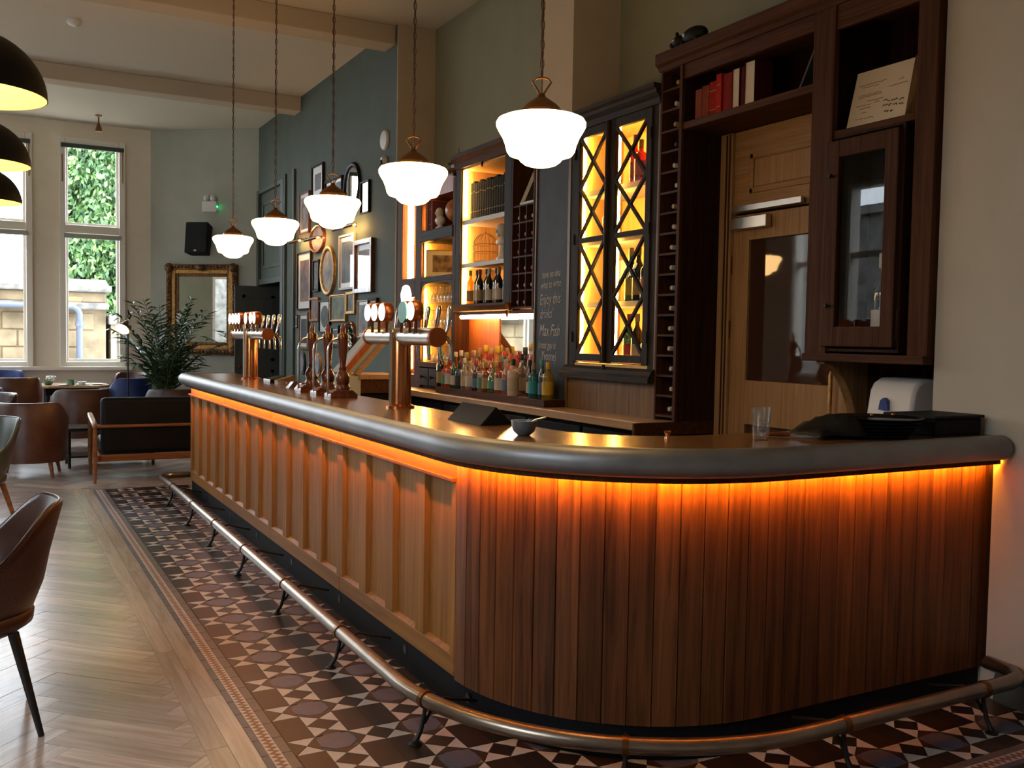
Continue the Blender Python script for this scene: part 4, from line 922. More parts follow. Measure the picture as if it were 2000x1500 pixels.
# ---- mirror recess below the cabinets
t = tag(MB().box(4.10, 6.875, 1.07, 4.12, 7.74, 1.84).build('bar_mirror', 'mirror'), 'plain mirror behind the spirit bottles', 'mirror')
tag(MB().box(4.09, 7.74, 1.07, 4.12, 8.37, 1.84).build('wood_panel', 'redwood'), 'orange wooden panel behind the spirit bottles', 'panel')
tag(MB().box(4.10, 7.735, 1.07, 4.13, 7.75, 1.84).build('edge_strip', 'dark_wood'), 'thin dark strip between the mirror and the orange panel', 'trim')
t = thing('light_bar', 'bright horizontal light tube under the wine rack and lit cabinet', 'light bar', (3.97, 7.6, 1.79))
MB().tube([(3.965, 6.90, 1.795), (3.965, 8.28, 1.795)], .020, 10).build('tube', 'led_white', t, 60)
MB().box(3.95, 6.88, 1.812, 3.99, 8.32, 1.84).build('housing', 'mid_wood_y', t)

# ---- chalkboard
u = thing('chalkboard', 'tall narrow chalkboard with handwriting hung on the pier', 'chalkboard', (3.96, 6.58, 1.1))
MB().box(3.945, 6.315, 1.10, 3.975, 6.83, 3.0).build('slate', 'slate', u)
for y_ in (6.316, 6.825): MB().box(3.935, y_, 1.10, 3.98, y_+.022, 3.0).build('frame_strip', 'panel_oak', u)
def chalk(txt, yl, z, size, tilt=0):
    cu = bpy.data.curves.new('chalk', 'FONT'); cu.body = txt; cu.size = size; cu.extrude = .0006; cu.shear = .25; cu.space_character = 1.0; cu.offset = .0
    tmp = bpy.data.objects.new('tmp', cu); COL.objects.link(tmp)
    dg = bpy.context.evaluated_depsgraph_get(); me = bpy.data.meshes.new_from_object(tmp.evaluated_get(dg))
    bpy.data.objects.remove(tmp)
    rot = Matrix(((0, 0, -1, 0), (-1, 0, 0, 0), (0, 1, 0, 0), (0, 0, 0, 1)))   # text plane -> wall facing -X, reading towards -Y
    me.transform(Matrix.Translation((3.9435, yl, z)) @ rot @ Matrix.Rotation(tilt, 4, 'Z') @ Matrix.Diagonal((.66, 1, 1, 1)))
    me.materials.clear(); me.materials.append(M['chalk'])
    put('chalk_writing', me, u)
for txt, yl, z, s, tl in (('have no idea', 6.73, 2.09, .085, .04), ('what to write', 6.745, 2.005, .085, .05), ('Enjoy this', 6.76, 1.875, .125, .04), ("drinks'", 6.755, 1.765, .115, .02), ('Max Fish', 6.76, 1.625, .135, .0), ('(most guy in', 6.775, 1.525, .085, -.02), ('Yvonne)', 6.725, 1.43, .105, -.02)):
    chalk(txt, yl, z, s, tl)

# ---- lattice-door cabinet
u = thing('lattice_cabinet', 'dark cabinet with two cross-latticed glass doors lit yellow from inside', 'cabinet', (4.1, 5.75, 1.07))
for y0_, y1_ in ((6.20, 6.29), (5.19, 5.27)): MB().box(AX, y0_, 1.40, BK, y1_, 3.2).build('side', 'ebony', u, bevel=.004)
for y_ in (6.288, 5.175): MB().box(AX-.005, y_, 1.07, AX+.03, y_+.02, 3.2).build('edge_strip', 'panel_oak', u)
MB().prism_y([(AX, 3.18), (AX-.012, 3.18), (AX-.02, 3.22), (AX-.045, 3.25), (AX-.05, 3.27), (AX-.07, 3.285), (AX-.07, 3.31), (BK, 3.31), (BK, 3.18)], 5.174, 6.312).build('cornice', 'ebony_y', u)
MB().prism_y([(AX-.065, 1.31), (AX-.065, 1.345), (AX-.05, 1.36), (AX-.04, 1.385), (AX-.012, 1.405), (BK, 1.405), (BK, 1.31)], 5.174, 6.312).build('base_moulding', 'ebony_y', u)
MB().box(AX+.005, 5.20, 1.07, 4.36, 6.29, 1.31).build('lower_panel', 'panel_oak', u)
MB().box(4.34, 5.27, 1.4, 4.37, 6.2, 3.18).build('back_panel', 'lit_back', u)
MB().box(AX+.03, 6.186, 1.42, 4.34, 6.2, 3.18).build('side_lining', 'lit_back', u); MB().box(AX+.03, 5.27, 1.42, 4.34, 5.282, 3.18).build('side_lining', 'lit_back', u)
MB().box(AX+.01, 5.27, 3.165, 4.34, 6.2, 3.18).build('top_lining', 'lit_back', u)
for z in (2.70, 2.33, 1.86): MB().box(AX+.06, 5.27, z-.02, 4.34, 6.2, z+.02).build('shelf', 'shelf_white', u)
MB().box(AX+.005, 5.27, 1.40, 4.34, 6.2, 1.425).build('floor_board', 'lit_back', u)
def lattice_door(y0, y1, hinge):
    z0, z1 = 1.43, 3.175; st_, rl = .062, .065; xa, xb = AX-.012, AX+.02
    d = MB()
    for q in ((xa, y0, z0, xb, y0+st_, z1), (xa, y1-st_, z0, xb, y1, z1), (xa, y0+st_, z0, xb, y1-st_, z0+rl), (xa, y0+st_, z1-rl, xb, y1-st_, z1)): d.box(*q)
    d = d.build('door', 'ebony', u, bevel=.004)
    a, b = y0+st_, y1-st_; zb, zt = z0+rl, z1-rl; zm = 2.345
    MB().box(xa+.002, a, zm-.02, xb-.004, b, zm+.02).build('mid_bar', 'ebony_y', d)
    for (q0, q1) in ((zb, zm-.02), (zm+.02, zt)):
        hh = (q1-q0)/2
        for k in range(2):
            c0, c1 = q0+k*hh, q0+(k+1)*hh
            MB().bar((xa+.012, a, c0), (xa+.012, b, c1), .020, .022, (1, 0, 0)).build('glazing_bar', 'ebony', d)
            MB().bar((xa+.012, b, c0), (xa+.012, a, c1), .020, .022, (1, 0, 0)).build('glazing_bar', 'ebony', d)
    MB().box(xa+.02, a, zb, xa+.024, b, zt).build('pane', 'cab_glass', d)
    for zz in (1.62, 2.36, 3.0): MB().tube([(xa-.004, hinge, zz-.04), (xa-.004, hinge, zz+.04)], .007, 6).build('hinge', 'iron', d)
lattice_door(5.755, 6.215, 6.21); lattice_door(5.26, 5.75, 5.265)
MB().tube([(AX-.025, 5.765, 1.44), (AX-.025, 5.765, 3.17)], .016, 8).build('astragal', 'ebony', u, 50)
MB().lathe([(.008, 0), (.016, .02), (.012, .05)], (AX-.03, 5.755, 1.37), 10).build('latch', 'iron', u, 50)
for y0_, y1_ in ((5.32, 5.68), (5.83, 6.15)): MB().box(AX-.014, y0_, 1.432, AX-.008, y1_, 1.442).build('copper_strip', 'copper', u)
for y in (6.172, 5.72):
    for z0, z1 in ((1.43, 1.83), (1.89, 2.30), (2.36, 2.67), (2.73, 3.15)): MB().tube([(AX+.05, y, z0), (AX+.05, y, z1)], .010, 6).build('light_strip', 'led_warm', u, 60)
LC = 'behind the cross-latticed doors'
for (y, z, sh, gl, lb, cp, s) in ((5.86, 2.72, 'round', 'orange', 'gold', 'black', 1.25), (5.60, 2.72, 'tall', 'red', 'red', 'red', 1.05), (5.53, 2.72, 'square', 'red', 'red', 'gold', 1.05), (5.37, 2.72, 'tall', 'clear', 'white', 'gold', 1.1), (5.84, 2.35, 'tall', 'amber', 'red', 'gold', 1.0), (5.93, 2.35, 'square', 'clear', 'pink', 'wood', .9), (5.83, 1.88, 'tall', 'clear', 'cream', 'gold', 1.1), (5.62, 1.88, 'wine', 'green', 'yellow', 'gold', 1.15), (5.53, 1.88, 'wine', 'dark', 'gold', 'gold', 1.15), (5.44, 1.88, 'tall', 'dark', 'pink', 'black', 1.1), (5.36, 1.88, 'wine', 'dark', 'white', 'black', 1.2), (5.84, 1.425, 'wine', 'dark', 'red', 'black', 1.15), (5.63, 1.425, 'wine', 'green', 'red', 'red', 1.1), (5.53, 1.425, 'wine', 'dark', 'cream', 'cream', 1.1), (5.40, 1.425, 'round', 'dark', 'white', 'white', 1.1)):
    bottle(4.03, y, z, sh, gl, lb, cp, LC, 'bottles in the latticed cabinet', s)

# ---- tall single wine rack
u = thing('wine_rack', 'tall one-cell-wide wine rack between the latticed cabinet and the oak door', 'wine rack', (4.1, 5.06, 1.07))
MB().box(AX-.01, 4.95, 1.07, 4.26, 4.968, 3.378).build('side_panel', 'dark_wood', u); MB().box(AX-.01, 5.155, 1.07, BK, 5.172, 3.378).build('side_panel', 'mid_wood', u)
MB().box(AX-.012, 4.945, 1.07, AX+.01, 4.972, 3.378).build('front_edge', 'mid_wood', u)
MB().box(4.30, 4.965, 1.07, 4.33, 5.16, 3.378).build('back_panel', 'dark_wood', u)
N1 = 17; c1 = (3.38-1.10)/N1
for k in range(N1+1): MB().box(AX-.008, 4.968, 1.10+k*c1-.007, 4.30, 5.155, 1.10+k*c1+.007).build('shelf', 'mid_wood_y', u)
for k in range(N1):
    cp = 'white' if k not in (10, 13, 14, 15, 16) else {10: 'cream', 13: 'black', 14: 'gold', 15: 'white', 16: 'gold'}[k]
    rack_bottle(AX+.03, 5.055+random.uniform(-.02, .02), 1.10+k*c1+.047, cp, 'dark wine bottle with a %s capsule lying in the tall single rack' % cp, 'bottles in the tall single rack')

# ---- oak door with its surround
d = structure('door_1', (4.3, 4.4, 0))
for y0_, y1_ in ((4.83, 4.945), (3.785, 3.80)): MB().box(4.25, y0_, 0, 4.33, y1_, 2.96).build('door_jamb', 'light_oak', d, bevel=.005)
for y_ in (4.845, 4.875): MB().box(4.245, y_, 0, 4.251, y_+.012, 2.95).build('frame_bead', 'mid_wood', d)
tp = MB().box(4.275, 3.80, 2.435, 4.32, 4.83, 2.96).build('over_panel', 'light_oak_y', d)
b = MB()
for q in ((4.262, 4.02, 2.55, 4.276, 4.68, 2.585), (4.262, 4.02, 2.765, 4.276, 4.68, 2.80), (4.262, 4.645, 2.55, 4.276, 4.68, 2.80), (4.262, 4.02, 2.55, 4.276, 4.055, 2.80)): b.box(*q)
b.build('moulding', 'light_oak_y', tp, bevel=.006)
MB().box(4.268, 4.06, 2.59, 4.277, 4.64, 2.76).build('raised_field', 'light_oak', tp, bevel=.004)
lf = MB()
for q in ((4.275, 4.68, .01, 4.32, 4.83, 2.42), (4.275, 3.80, .01, 4.32, 3.96, 2.42), (4.275, 3.96, 2.255, 4.32, 4.68, 2.42), (4.275, 3.96, 1.07, 4.32, 4.68, 1.355), (4.275, 3.96, .01, 4.32, 4.68, .25)): lf.box(*q)
lf = lf.build('door_leaf', 'light_oak', d, bevel=.004)
MB().box(4.295, 3.96, 1.355, 4.302, 4.68, 2.255).build('pane', 'door_pane', lf)
MB().box(4.295, 3.96, .25, 4.305, 4.68, 1.07).build('lower_panel', 'mid_wood', lf)
MB().box(4.225, 4.19, 2.435, 4.25, 4.80, 2.475).build('closer_arm', 'steel', d, bevel=.003)
MB().box(4.215, 4.47, 2.32, 4.262, 4.80, 2.40).build('closer_body', 'steel', d, bevel=.006)
MB().tube([(4.262, 3.90, 1.44), (4.21, 3.90, 1.44), (4.205, 3.90, 1.42), (4.205, 3.90, .95), (4.21, 3.90, .93), (4.262, 3.90, .93)], .012, 10).build('pull_handle', 'gilt', lf, 50)
for z in (2.1, 1.68, .5): MB().tube([(4.262, 4.832, z-.06), (4.262, 4.832, z+.06)], .009, 8).build('hinge', 'bronze', d)
MB().lathe([(.012, 0), (.022, -.015), (.014, -.03)], (4.275, 4.0, 1.62), 12, 'x').build('lock', 'iron', lf)

u = thing('door_surround', 'tall dark wood surround with an open bookshelf over the oak door', 'shelf unit', (4.1, 4.4, 0))
MB().prism_y([(AX, 3.38), (AX-.015, 3.38), (AX-.03, 3.405), (AX-.05, 3.42), (AX-.05, 3.49), (BK, 3.49), (BK, 3.38)], 3.04, 5.19).build('cornice', 'mid_wood_y', u)
MB().box(AX, 3.84, 3.29, AX+.03, 4.95, 3.39).build('head_rail', 'mid_wood_y', u)
MB().box(AX, 3.82, 2.965, BK, 4.95, 3.01).build('shelf', 'mid_wood_y', u, bevel=.004)
MB().box(4.36, 3.82, 2.965, 4.39, 4.95, 3.40).build('back_panel', 'dark_wood', u)
MB().box(4.2, 4.90, 3.0, 4.36, 4.95, 3.38).build('side_cheek', 'dark_wood', u)
MB().box(AX-.01, 3.68, 1.545, AX+.03, 3.83, 3.40).build('post', 'mid_wood', u, bevel=.004)
MB().box(AX+.03, 3.72, 1.545, BK, 3.78, 3.38).build('post_return', 'dark_wood', u)
# ---- books over the door
by = 4.915
for (w, h_, mat, x0, lab) in ((.062, .205, 'pink', 4.0, 'faded pink book standing first in the row over the door'), (.066, .215, 'rose', 4.0, 'worn rose-red book over the door between the pink and bright red ones'), (.072, .225, 'red', 4.0, 'bright red book over the door beside the rose-red one'), (.050, .255, 'scarlet', 3.99, 'tallest scarlet book with bands in the row over the door'), (.082, .245, 'crimson', 4.0, 'broad faded crimson book beside the tallest scarlet one')):
    book(by-w/2, w, h_, mat, 3.011, x0, .17, lab, bands=mat in ('red', 'scarlet')); by -= w+.004
def book_out(y, w, h_, lab):   # fore-edge towards the room
    t = thing('book', lab, 'book', (4.02, y, 3.011))
    MB().box(4.0, y-w/2+.004, 3.015, 4.14, y+w/2-.004, 3.011+h_-.004).build('pages', 'paper', t)
    MB().box(3.995, y-w/2, 3.011, 4.15, y-w/2+.004, 3.011+h_).box(3.995, y+w/2-.004, 3.011, 4.15, y+w/2, 3.011+h_).box(4.14, y-w/2, 3.011, 4.15, y+w/2, 3.011+h_).build('cover', BOOKS['maroon'], t)
book_out(by-.035, .066, .255, 'maroon book turned with its cream page edges outwards over the door'); by -= .075
book(by-.016, .03, .25, 'maroon', 3.011, 4.0, .17, 'thin maroon book between two books showing their page edges', bands=False); by -= .036
book_out(by-.045, .088, .27, 'thickest maroon book showing wide cream page edges over the door')
t = thing('leaning_folder', 'dark folder leaning against the post at the end of the bookshelf', 'folder', (4.1, 3.9, 3.011))
MB().add([(3.98, 3.99, 3.012), (4.2, 3.99, 3.012), (4.2, 3.85, 3.27), (3.98, 3.85, 3.27)], [(0, 1, 2, 3)]).build('cover', 'leather_green', t, solid=.012)
t = thing('animal_figurine', 'small dark badger-like animal figurine on top of the bookshelf cornice', 'figurine', (3.945, 4.90, 3.49))
MB().ell((3.945, 4.87, 3.545), (.055, .115, .055), 18, 10).ell((3.925, 5.0, 3.535), (.04, .055, .038), 14, 8).ell((3.915, 5.055, 3.522), (.02, .022, .018), 10, 6).ell((3.955, 4.99, 3.575), (.012, .012, .016)).ell((3.895, 4.985, 3.572), (.012, .012, .016)).ell((3.905, 4.94, 3.50), (.016, .018, .02)).ell((3.975, 4.94, 3.50), (.016, .018, .02)).ell((3.905, 4.80, 3.50), (.018, .02, .02)).ell((3.975, 4.80, 3.50), (.018, .02, .02)).build('body', 'black', t, 60)
MB().ell((3.897, 5.01, 3.54), (.012, .03, .008), 10, 6).ell((3.910, 5.062, 3.525), (.010, .012, .01), 10, 6).ell((3.897, 4.92, 3.55), (.008, .012, .012), 10, 6).build('pale_patches', 'white_ceramic', t, 60)

# ---- display cabinet at the wall end
u = thing('glazed_wall_cabinet', 'dark wood wall cabinet with a glazed door and an open shelf for a menu card', 'cabinet', (4.1, 3.4, 1.54))
MB().box(AX, 3.055, 1.545, BK, 3.17, 3.40).build('outer_stile', 'mid_wood', u, bevel=.004)
MB().box(AX, 3.17, 3.255, AX+.03, 3.68, 3.385).build('head_rail', 'mid_wood_y', u, bevel=.004)
MB().box(AX, 3.17, 2.69, BK, 3.68, 2.725).build('shelf', 'mid_wood_y', u, bevel=.004)
MB().box(4.37, 3.06, 1.55, 4.39, 3.7, 3.39).build('back_panel', 'dark_wood', u)
MB().box(AX-.02, 3.06, 1.505, BK, 3.84, 1.548).build('bottom_board', 'mid_wood_y', u, bevel=.005)
MB().box(AX+.06, 3.17, 1.548, AX+.08, 3.22, 2.69).build('side_return', 'dark_wood', u)
dr = MB()
for q in ((AX-.03, 3.61, 1.585, AX+.0, 3.70, 2.665), (AX-.03, 3.235, 1.585, AX+.0, 3.315, 2.665), (AX-.03, 3.315, 1.585, AX, 3.61, 1.69), (AX-.03, 3.315, 2.575, AX, 3.61, 2.665)): dr.box(*q)
dr = dr.build('door', 'mid_wood', u, bevel=.005)
MB().box(AX-.012, 3.315, 1.69, AX-.008, 3.61, 2.575).build('pane', 'cab_glass', dr)
for z in (1.80, 2.48): MB().lathe([(.007, 0), (.007, -.015), (.014, -.022), (.010, -.034)], (AX-.03, 3.645, z), 12, 'x').build('knob', 'iron', dr, 50)
MB().box(AX+.0, 3.235, 2.68, AX+.3, 3.70, 2.692).box(AX, 3.235, 1.56, AX+.3, 3.70, 1.575).box(AX, 3.22, 1.56, AX+.3, 3.236, 2.69).build('inner_box', 'dark_wood', u)
MB().box(4.25, 3.236, 1.575, 4.26, 3.70, 2.68).build('inner_back', 'slate', u)
CB = 'inside the small glazed cabinet'
bottle(4.06, 3.43, 1.576, 'wine', 'dark', 'white', 'white', CB, 'bottles in the glazed cabinet', 1.5)
bottle(4.12, 3.34, 1.576, 'wine', 'blue', 'blue', 'teal', CB, 'bottles in the glazed cabinet', 1.5)
bottle(4.02, 3.36, 1.576, 'round', 'yellow', 'yellow', 'yellow', CB, 'bottles in the glazed cabinet', .5)
bottle(4.02, 3.45, 1.576, 'round', 'sage', 'yellow', 'white', CB, 'bottles in the glazed cabinet', .45)
t = thing('menu_card', 'cream folded card with print and handwriting propped on the open shelf', 'card', (4.0, 3.55, 2.726))
MB().add([(3.99, 3.65, 2.727), (3.99, 3.28, 2.727), (4.05, 3.275, 3.03), (4.05, 3.635, 3.03)], [(0, 1, 2, 3)]).build('front_leaf', 'paper', t, solid=.003)
MB().add([(3.985, 3.278, 2.727), (4.11, 3.2, 2.727), (4.13, 3.19, 3.15), (4.045, 3.272, 3.035)], [(0, 1, 2, 3)]).build('side_leaf', 'panel_oak', t, solid=.004)
rnd = random.Random(9)
def scrawl(y0, z, wid, hgt, mat, th):
    """small wavy handwriting stroke on the card's sloping front"""
    y0 = 3.65-(3.65-y0)*.86; wid *= .86; n = max(6, int(wid/.008)); pts = []
    for i in range(n):
        f = (z-2.727)/.303; zz = z+rnd.uniform(-hgt, hgt)
        pts.append((3.99+.06*(zz-2.727)/.303-.0035, y0-wid*i/(n-1), zz))
    MB().tube(pts, th, 4).build('writing', mat, t)
for y0, z, w_ in ((3.60, 2.955, .20), (3.57, 2.942, .12), (3.59, 2.90, .17), (3.59, 2.89, .17), (3.52, 2.862, .12), (3.46, 2.848, .04), (3.60, 2.845, .11), (3.565, 2.828, .08), (3.545, 2.805, .03), (3.59, 2.775, .06), (3.52, 2.772, .07), (3.30, 2.94, .03), (3.37, 2.915, .13)): scrawl(y0, z, w_, .003, 'ink_soft', .0016)
for y0, z, w_ in ((3.395, 2.842, .05), (3.335, 2.838, .045), (3.275, 2.834, .03), (3.395, 2.815, .06), (3.32, 2.81, .03), (3.275, 2.806, .03), (3.375, 2.785, .03), (3.33, 2.779, .02)): scrawl(y0, z, w_, .007, 'ink', .002)
# ---- below the glazed cabinet: panel, curved bracket, dispenser
tag(MB().box(4.28, 3.055, 0, 4.40, 3.75, 1.505).build('dado_board', 'dark_wood'), 'dark boarding under the glazed wall cabinet', 'panel')
pts = [(AX+.02, 1.505), (AX+.02, 1.47)]+[(4.30-.36*math.cos(a), 1.06+.40*math.sin(a)) for a in [PI/2*(1-i/10) for i in range(11)]][::-1]
t = tag(MB().prism_y([(3.94, 1.505), (3.94, 1.49)]+[(3.94+.30*math.sin(a), 1.49-.62*(1-math.cos(a))) for a in [i*PI/2/12 for i in range(1, 13)]]+[(4.29, .87), (4.29, 1.505)], 3.70, 3.76).build('curved_bracket', 'panel_oak', bevel=.004), 'curved wooden bracket under the wall cabinet next to the oak door', 'bracket')
t = thing('towel_dispenser', 'white wall dispenser with a small blue mark under the wall cabinet', 'dispenser', (4.2, 3.36, 1.16))
MB().prism_y([(4.284, 1.13), (4.055, 1.13), (4.05, 1.16), (4.085, 1.36), (4.11, 1.40), (4.16, 1.425), (4.284, 1.43)], 3.24, 3.52).build('cover', 'white_plastic', t, 40, bevel=.018)
MB().prism_x([(3.43, 1.262), (3.37, 1.262), (3.38, 1.31), (3.40, 1.325), (3.42, 1.31)], 4.05, 4.085).build('blue_mark', plain('blue_mark', (.02, .05, .25), .4), t)

# ---- raised hatch between bar and back counter
t = thing('bar_hatch', 'raised wooden bar flap with an orange edge, propped open by the back counter', 'flap', (3.4, 9.3, 0))
MB().add([(3.10, 9.05, 1.235), (3.10, 9.12, 1.235), (3.56, 9.12, 1.76), (3.56, 9.05, 1.76), (3.06, 9.05, 1.275), (3.06, 9.12, 1.275), (3.52, 9.12, 1.80), (3.52, 9.05, 1.80)], [(0, 3, 2, 1), (4, 5, 6, 7), (0, 1, 5, 4), (1, 2, 6, 5), (2, 3, 7, 6), (3, 0, 4, 7)]).build('upper_edge', 'redwood', t)  # orange light along this edge is put into its wood colour
MB().add([(3.12, 9.07, 1.20), (3.12, 9.55, 1.20), (3.60, 9.55, 1.74), (3.60, 9.07, 1.74), (3.09, 9.07, 1.225), (3.09, 9.55, 1.225), (3.57, 9.55, 1.765), (3.57, 9.07, 1.765)], [(0, 3, 2, 1), (4, 5, 6, 7), (0, 1, 5, 4), (1, 2, 6, 5), (2, 3, 7, 6), (3, 0, 4, 7)]).build('flap_board', 'wall_grey', t)
MB().add([(3.20, 9.02, 1.20), (3.20, 9.08, 1.20), (3.58, 9.08, 1.63), (3.58, 9.02, 1.63), (3.16, 9.02, 1.225), (3.16, 9.08, 1.225), (3.54, 9.08, 1.655), (3.54, 9.02, 1.655)], [(0, 3, 2, 1), (4, 5, 6, 7), (0, 1, 5, 4), (1, 2, 6, 5), (2, 3, 7, 6), (3, 0, 4, 7)]).build('lower_edge', 'counter_oak', t)
MB().box(3.20, 9.0, 1.165, 3.655, 9.55, 1.215).build('ledge', 'counter_oak', t, bevel=.005)
MB().box(3.22, 9.02, 1.03, 3.655, 9.5, 1.165).build('ledge_frame', 'mid_wood_y', t)
MB().box(3.10, 9.02, 0, 3.22, 9.5, 1.2).build('post', 'wall_grey', t)
MB().box(3.22, 9.06, 0, 3.66, 9.46, 1.03).build('cupboard', 'black', t)
t = thing('sink_tap', 'slim chrome tap rising behind the bar near the hand pumps', 'tap', (2.9, 7.2, 0))
MB().tube([(2.9, 7.2, .9), (2.9, 7.2, 1.18), (2.9, 7.17, 1.22), (2.9, 7.12, 1.23), (2.9, 7.08, 1.21), (2.9, 7.07, 1.17)], .011, 8).build('spout', 'chrome', t, 60)
MB().box(2.75, 6.7, 0, 3.1, 7.5, .9).build('sink_unit', 'steel', t)

# ================================================================== GREEN WALL PICTURES
GX = 3.98
def art(name, c, s=8, k=.8): return plain('art_' + name, tuple(v*.62 for v in c), .5, noise=k, nscale=s, spec=.2)
def picture(y0, y1, z1, z0, frame, mat, inner, artm, label, fw=.025, mw=.05, depth=.035, mirror=False, glass=False):
    """rectangular frame on the green wall; y0 > y1, z1 top, z0 bottom"""
    a, b = min(y0, y1), max(y0, y1)
    t = thing('framed_picture' if not mirror else 'wall_mirror', label, 'picture' if not mirror else 'mirror', (GX, (a+b)/2, z0))
    f = MB(); x0 = GX-depth
    for q in ((x0, a, z0, GX, a+fw, z1), (x0, b-fw, z0, GX, b, z1), (x0, a+fw, z0, GX, b-fw, z0+fw), (x0, a+fw, z1-fw, GX, b-fw, z1)): f.box(*q)
    f.build('frame', frame, t, bevel=.004)
    if mirror: MB().box(GX-.018, a+fw, z0+fw, GX-.004, b-fw, z1-fw).build('glass', 'mirror', t); return t
    MB().box(GX-.016, a+fw, z0+fw, GX-.004, b-fw, z1-fw).build('mount', mat, t)
    if inner == 'oval':
        l = MB().lathe([((b-a)/2-fw-mw, 0), ((b-a)/2-fw-mw, .004)], (GX-.020, (a+b)/2, (z0+z1)/2), 26, 'x')
        k = ((z1-z0)/2-fw-mw)/((b-a)/2-fw-mw)
        for i in range(len(l.v)): l.v[i] = (l.v[i][0], l.v[i][1], (z0+z1)/2+(l.v[i][2]-(z0+z1)/2)*k)
        l.build('print', artm, t)
    else: MB().box(GX-.019, a+fw+mw, z0+fw+mw, GX-.0155, b-fw-mw, z1-fw-mw).build('print', artm, t)
    if glass: MB().box(GX-.024, a+fw, z0+fw, GX-.022, b-fw, z1-fw).build('glass', 'cab_glass', t)
    return t
def oval(y0, y1, z1, z0, frame, inner, label, fw=.05, mirror=False, depth=.04):
    yc, zc = (y0+y1)/2, (z0+z1)/2; ry, rz = abs(y0-y1)/2, (z1-z0)/2
    t = thing('oval_mirror' if mirror else 'oval_picture', label, 'mirror' if mirror else 'picture', (GX, yc, z0))
    N = 40; vs_ = []; fs = []
    sec_ = [(0, 0), (-.012, -depth*.8), (-fw*.4, -depth), (-fw*.8, -depth*.6), (-fw, -.008)]
    for i in range(N):
        a = 2*PI*i/N
        for d, x in sec_: vs_.append((GX+x, yc+(ry+d)*math.cos(a), zc+(rz+d)*math.sin(a)))
    n = len(sec_)
    for i in range(N): fs += [(i*n+k, ((i+1) % N)*n+k, ((i+1) % N)*n+k+1, i*n+k+1) for k in range(n-1)]
    MB().add(vs_, fs).build('frame', frame, t, 60)
    MB().ext([(GX-.006, yc+(ry-fw)*math.cos(2*PI*i/N), zc+(rz-fw)*math.sin(2*PI*i/N)) for i in range(N)], [(GX-.012, yc+(ry-fw)*math.cos(2*PI*i/N), zc+(rz-fw)*math.sin(2*PI*i/N)) for i in range(N)]).build('glass' if mirror else 'print', 'mirror' if mirror else inner, t)
    return t
W_ = 'white_ceramic'
picture(13.17, 12.65, 3.94, 3.47, 'dark_wood', W_, 'r', art('etching', (.10, .085, .06), 20), 'topmost dark-framed etching with a wide white mount on the green wall', mw=.10)
picture(13.77, 13.28, 3.64, 3.04, 'mahogany', W_, 'r', art('sepia', (.20, .15, .11)), 'tall brown-framed sepia print left of the topmost etching', mw=.05)
picture(12.56, 11.85, 3.65, 3.42, 'dark_wood', W_, 'r', art('greyprint', (.16, .16, .14)), 'wide dark-framed grey print between the topmost etching and the black oval mirror', mw=.04)
oval(11.80, 11.18, 3.76, 3.17, 'dome_black', None, 'black-framed oval mirror high on the green wall', .07, True)
picture(11.15, 10.85, 3.46, 3.07, 'dome_black', None, 'r', None, 'small rectangular black-framed mirror beside the black oval mirror', .02, mirror=True)
oval(13.25, 12.57, 3.13, 2.72, 'mahogany', art('portrait_a', (.16, .11, .09), 7), 'brown-framed oval portrait above the gilt oval frame', .05)
picture(13.85, 13.19, 2.79, 1.96, 'dark_wood', W_, 'r', art('horse', (.22, .085, .04), 6), 'large white-mounted print in reddish brown tones on the green wall', .02, .10)
picture(13.09, 12.81, 2.64, 2.20, 'dome_black', 'ebony', 'r', art('dusk', (.10, .08, .07)), 'narrow black-framed dusky picture beside the large reddish print', .02, .02)
oval(12.76, 12.12, 2.80, 2.12, 'gilt', art('portrait_b', (.28, .22, .15), 6), 'gilt oval frame with a faded portrait', .075)
picture(11.95, 11.36, 2.88, 2.18, 'shelf_white', W_, 'r', art('harbour', (.16, .17, .16), 5), 'white-framed grey-blue picture between the gilt oval and the red-brown frame', .03, .06, glass=True)
picture(11.34, 10.70, 2.76, 2.12, 'mahogany', W_, 'r', art('abbey', (.20, .16, .14), 5), 'broad red-brown framed picture closest to the back bar', .055, .07, .05, glass=True)
picture(13.23, 12.82, 2.12, 1.79, 'redwood', 'panel_oak', 'r', art('still', (.17, .10, .06)), 'small orange-brown wood frame below the dusky picture', .03, .02)
picture(12.79, 12.32, 2.07, 1.63, 'dome_black', W_, 'oval', art('cameo', (.06, .06, .05), 12), 'black-framed white mount with a dark oval cameo portrait', .02, .05)
picture(12.30, 11.67, 2.13, 1.78, 'gilt', 'gilt', 'r', art('landscape', (.14, .16, .07), 5), 'thin gilt-framed green landscape', .02, .01)
picture(11.65, 11.32, 2.15, 1.87, 'gilt', 'gilt', 'r', art('pool', (.20, .19, .12), 7), 'small gilt-framed upright landscape beside the larger gilt one', .035, .005)
picture(11.22, 10.84, 2.03, 1.58, 'shelf_white', W_, 'r', art('beach', (.22, .22, .22), 6), 'pale narrow-framed seaside print below the red-brown frame', .015, .04)
picture(10.85, 10.55, 2.05, 1.83, 'mid_wood', 'paper', 'r', art('sketch', (.26, .19, .13), 14), 'small brown-framed sketch nearest the back bar uprights', .03, .02)
picture(13.76, 13.30, 1.92, 1.39, 'panel_oak', W_, 'r', art('figure', (.04, .05, .085), 8), 'oak-framed white mount with a dark blue upright figure', .04, .05)
picture(14.0, 13.81, 1.89, 1.70, 'dome_black', 'wall_grey', 'r', art('miniature', (.10, .11, .08)), 'tiny black-framed miniature at the door end of the picture group', .015, .02)
picture(12.25, 11.93, 1.73, 1.45, 'dome_black', W_, 'r', art('lowprint', (.14, .14, .13)), 'small black-framed print behind the pump handles', .04, .02)
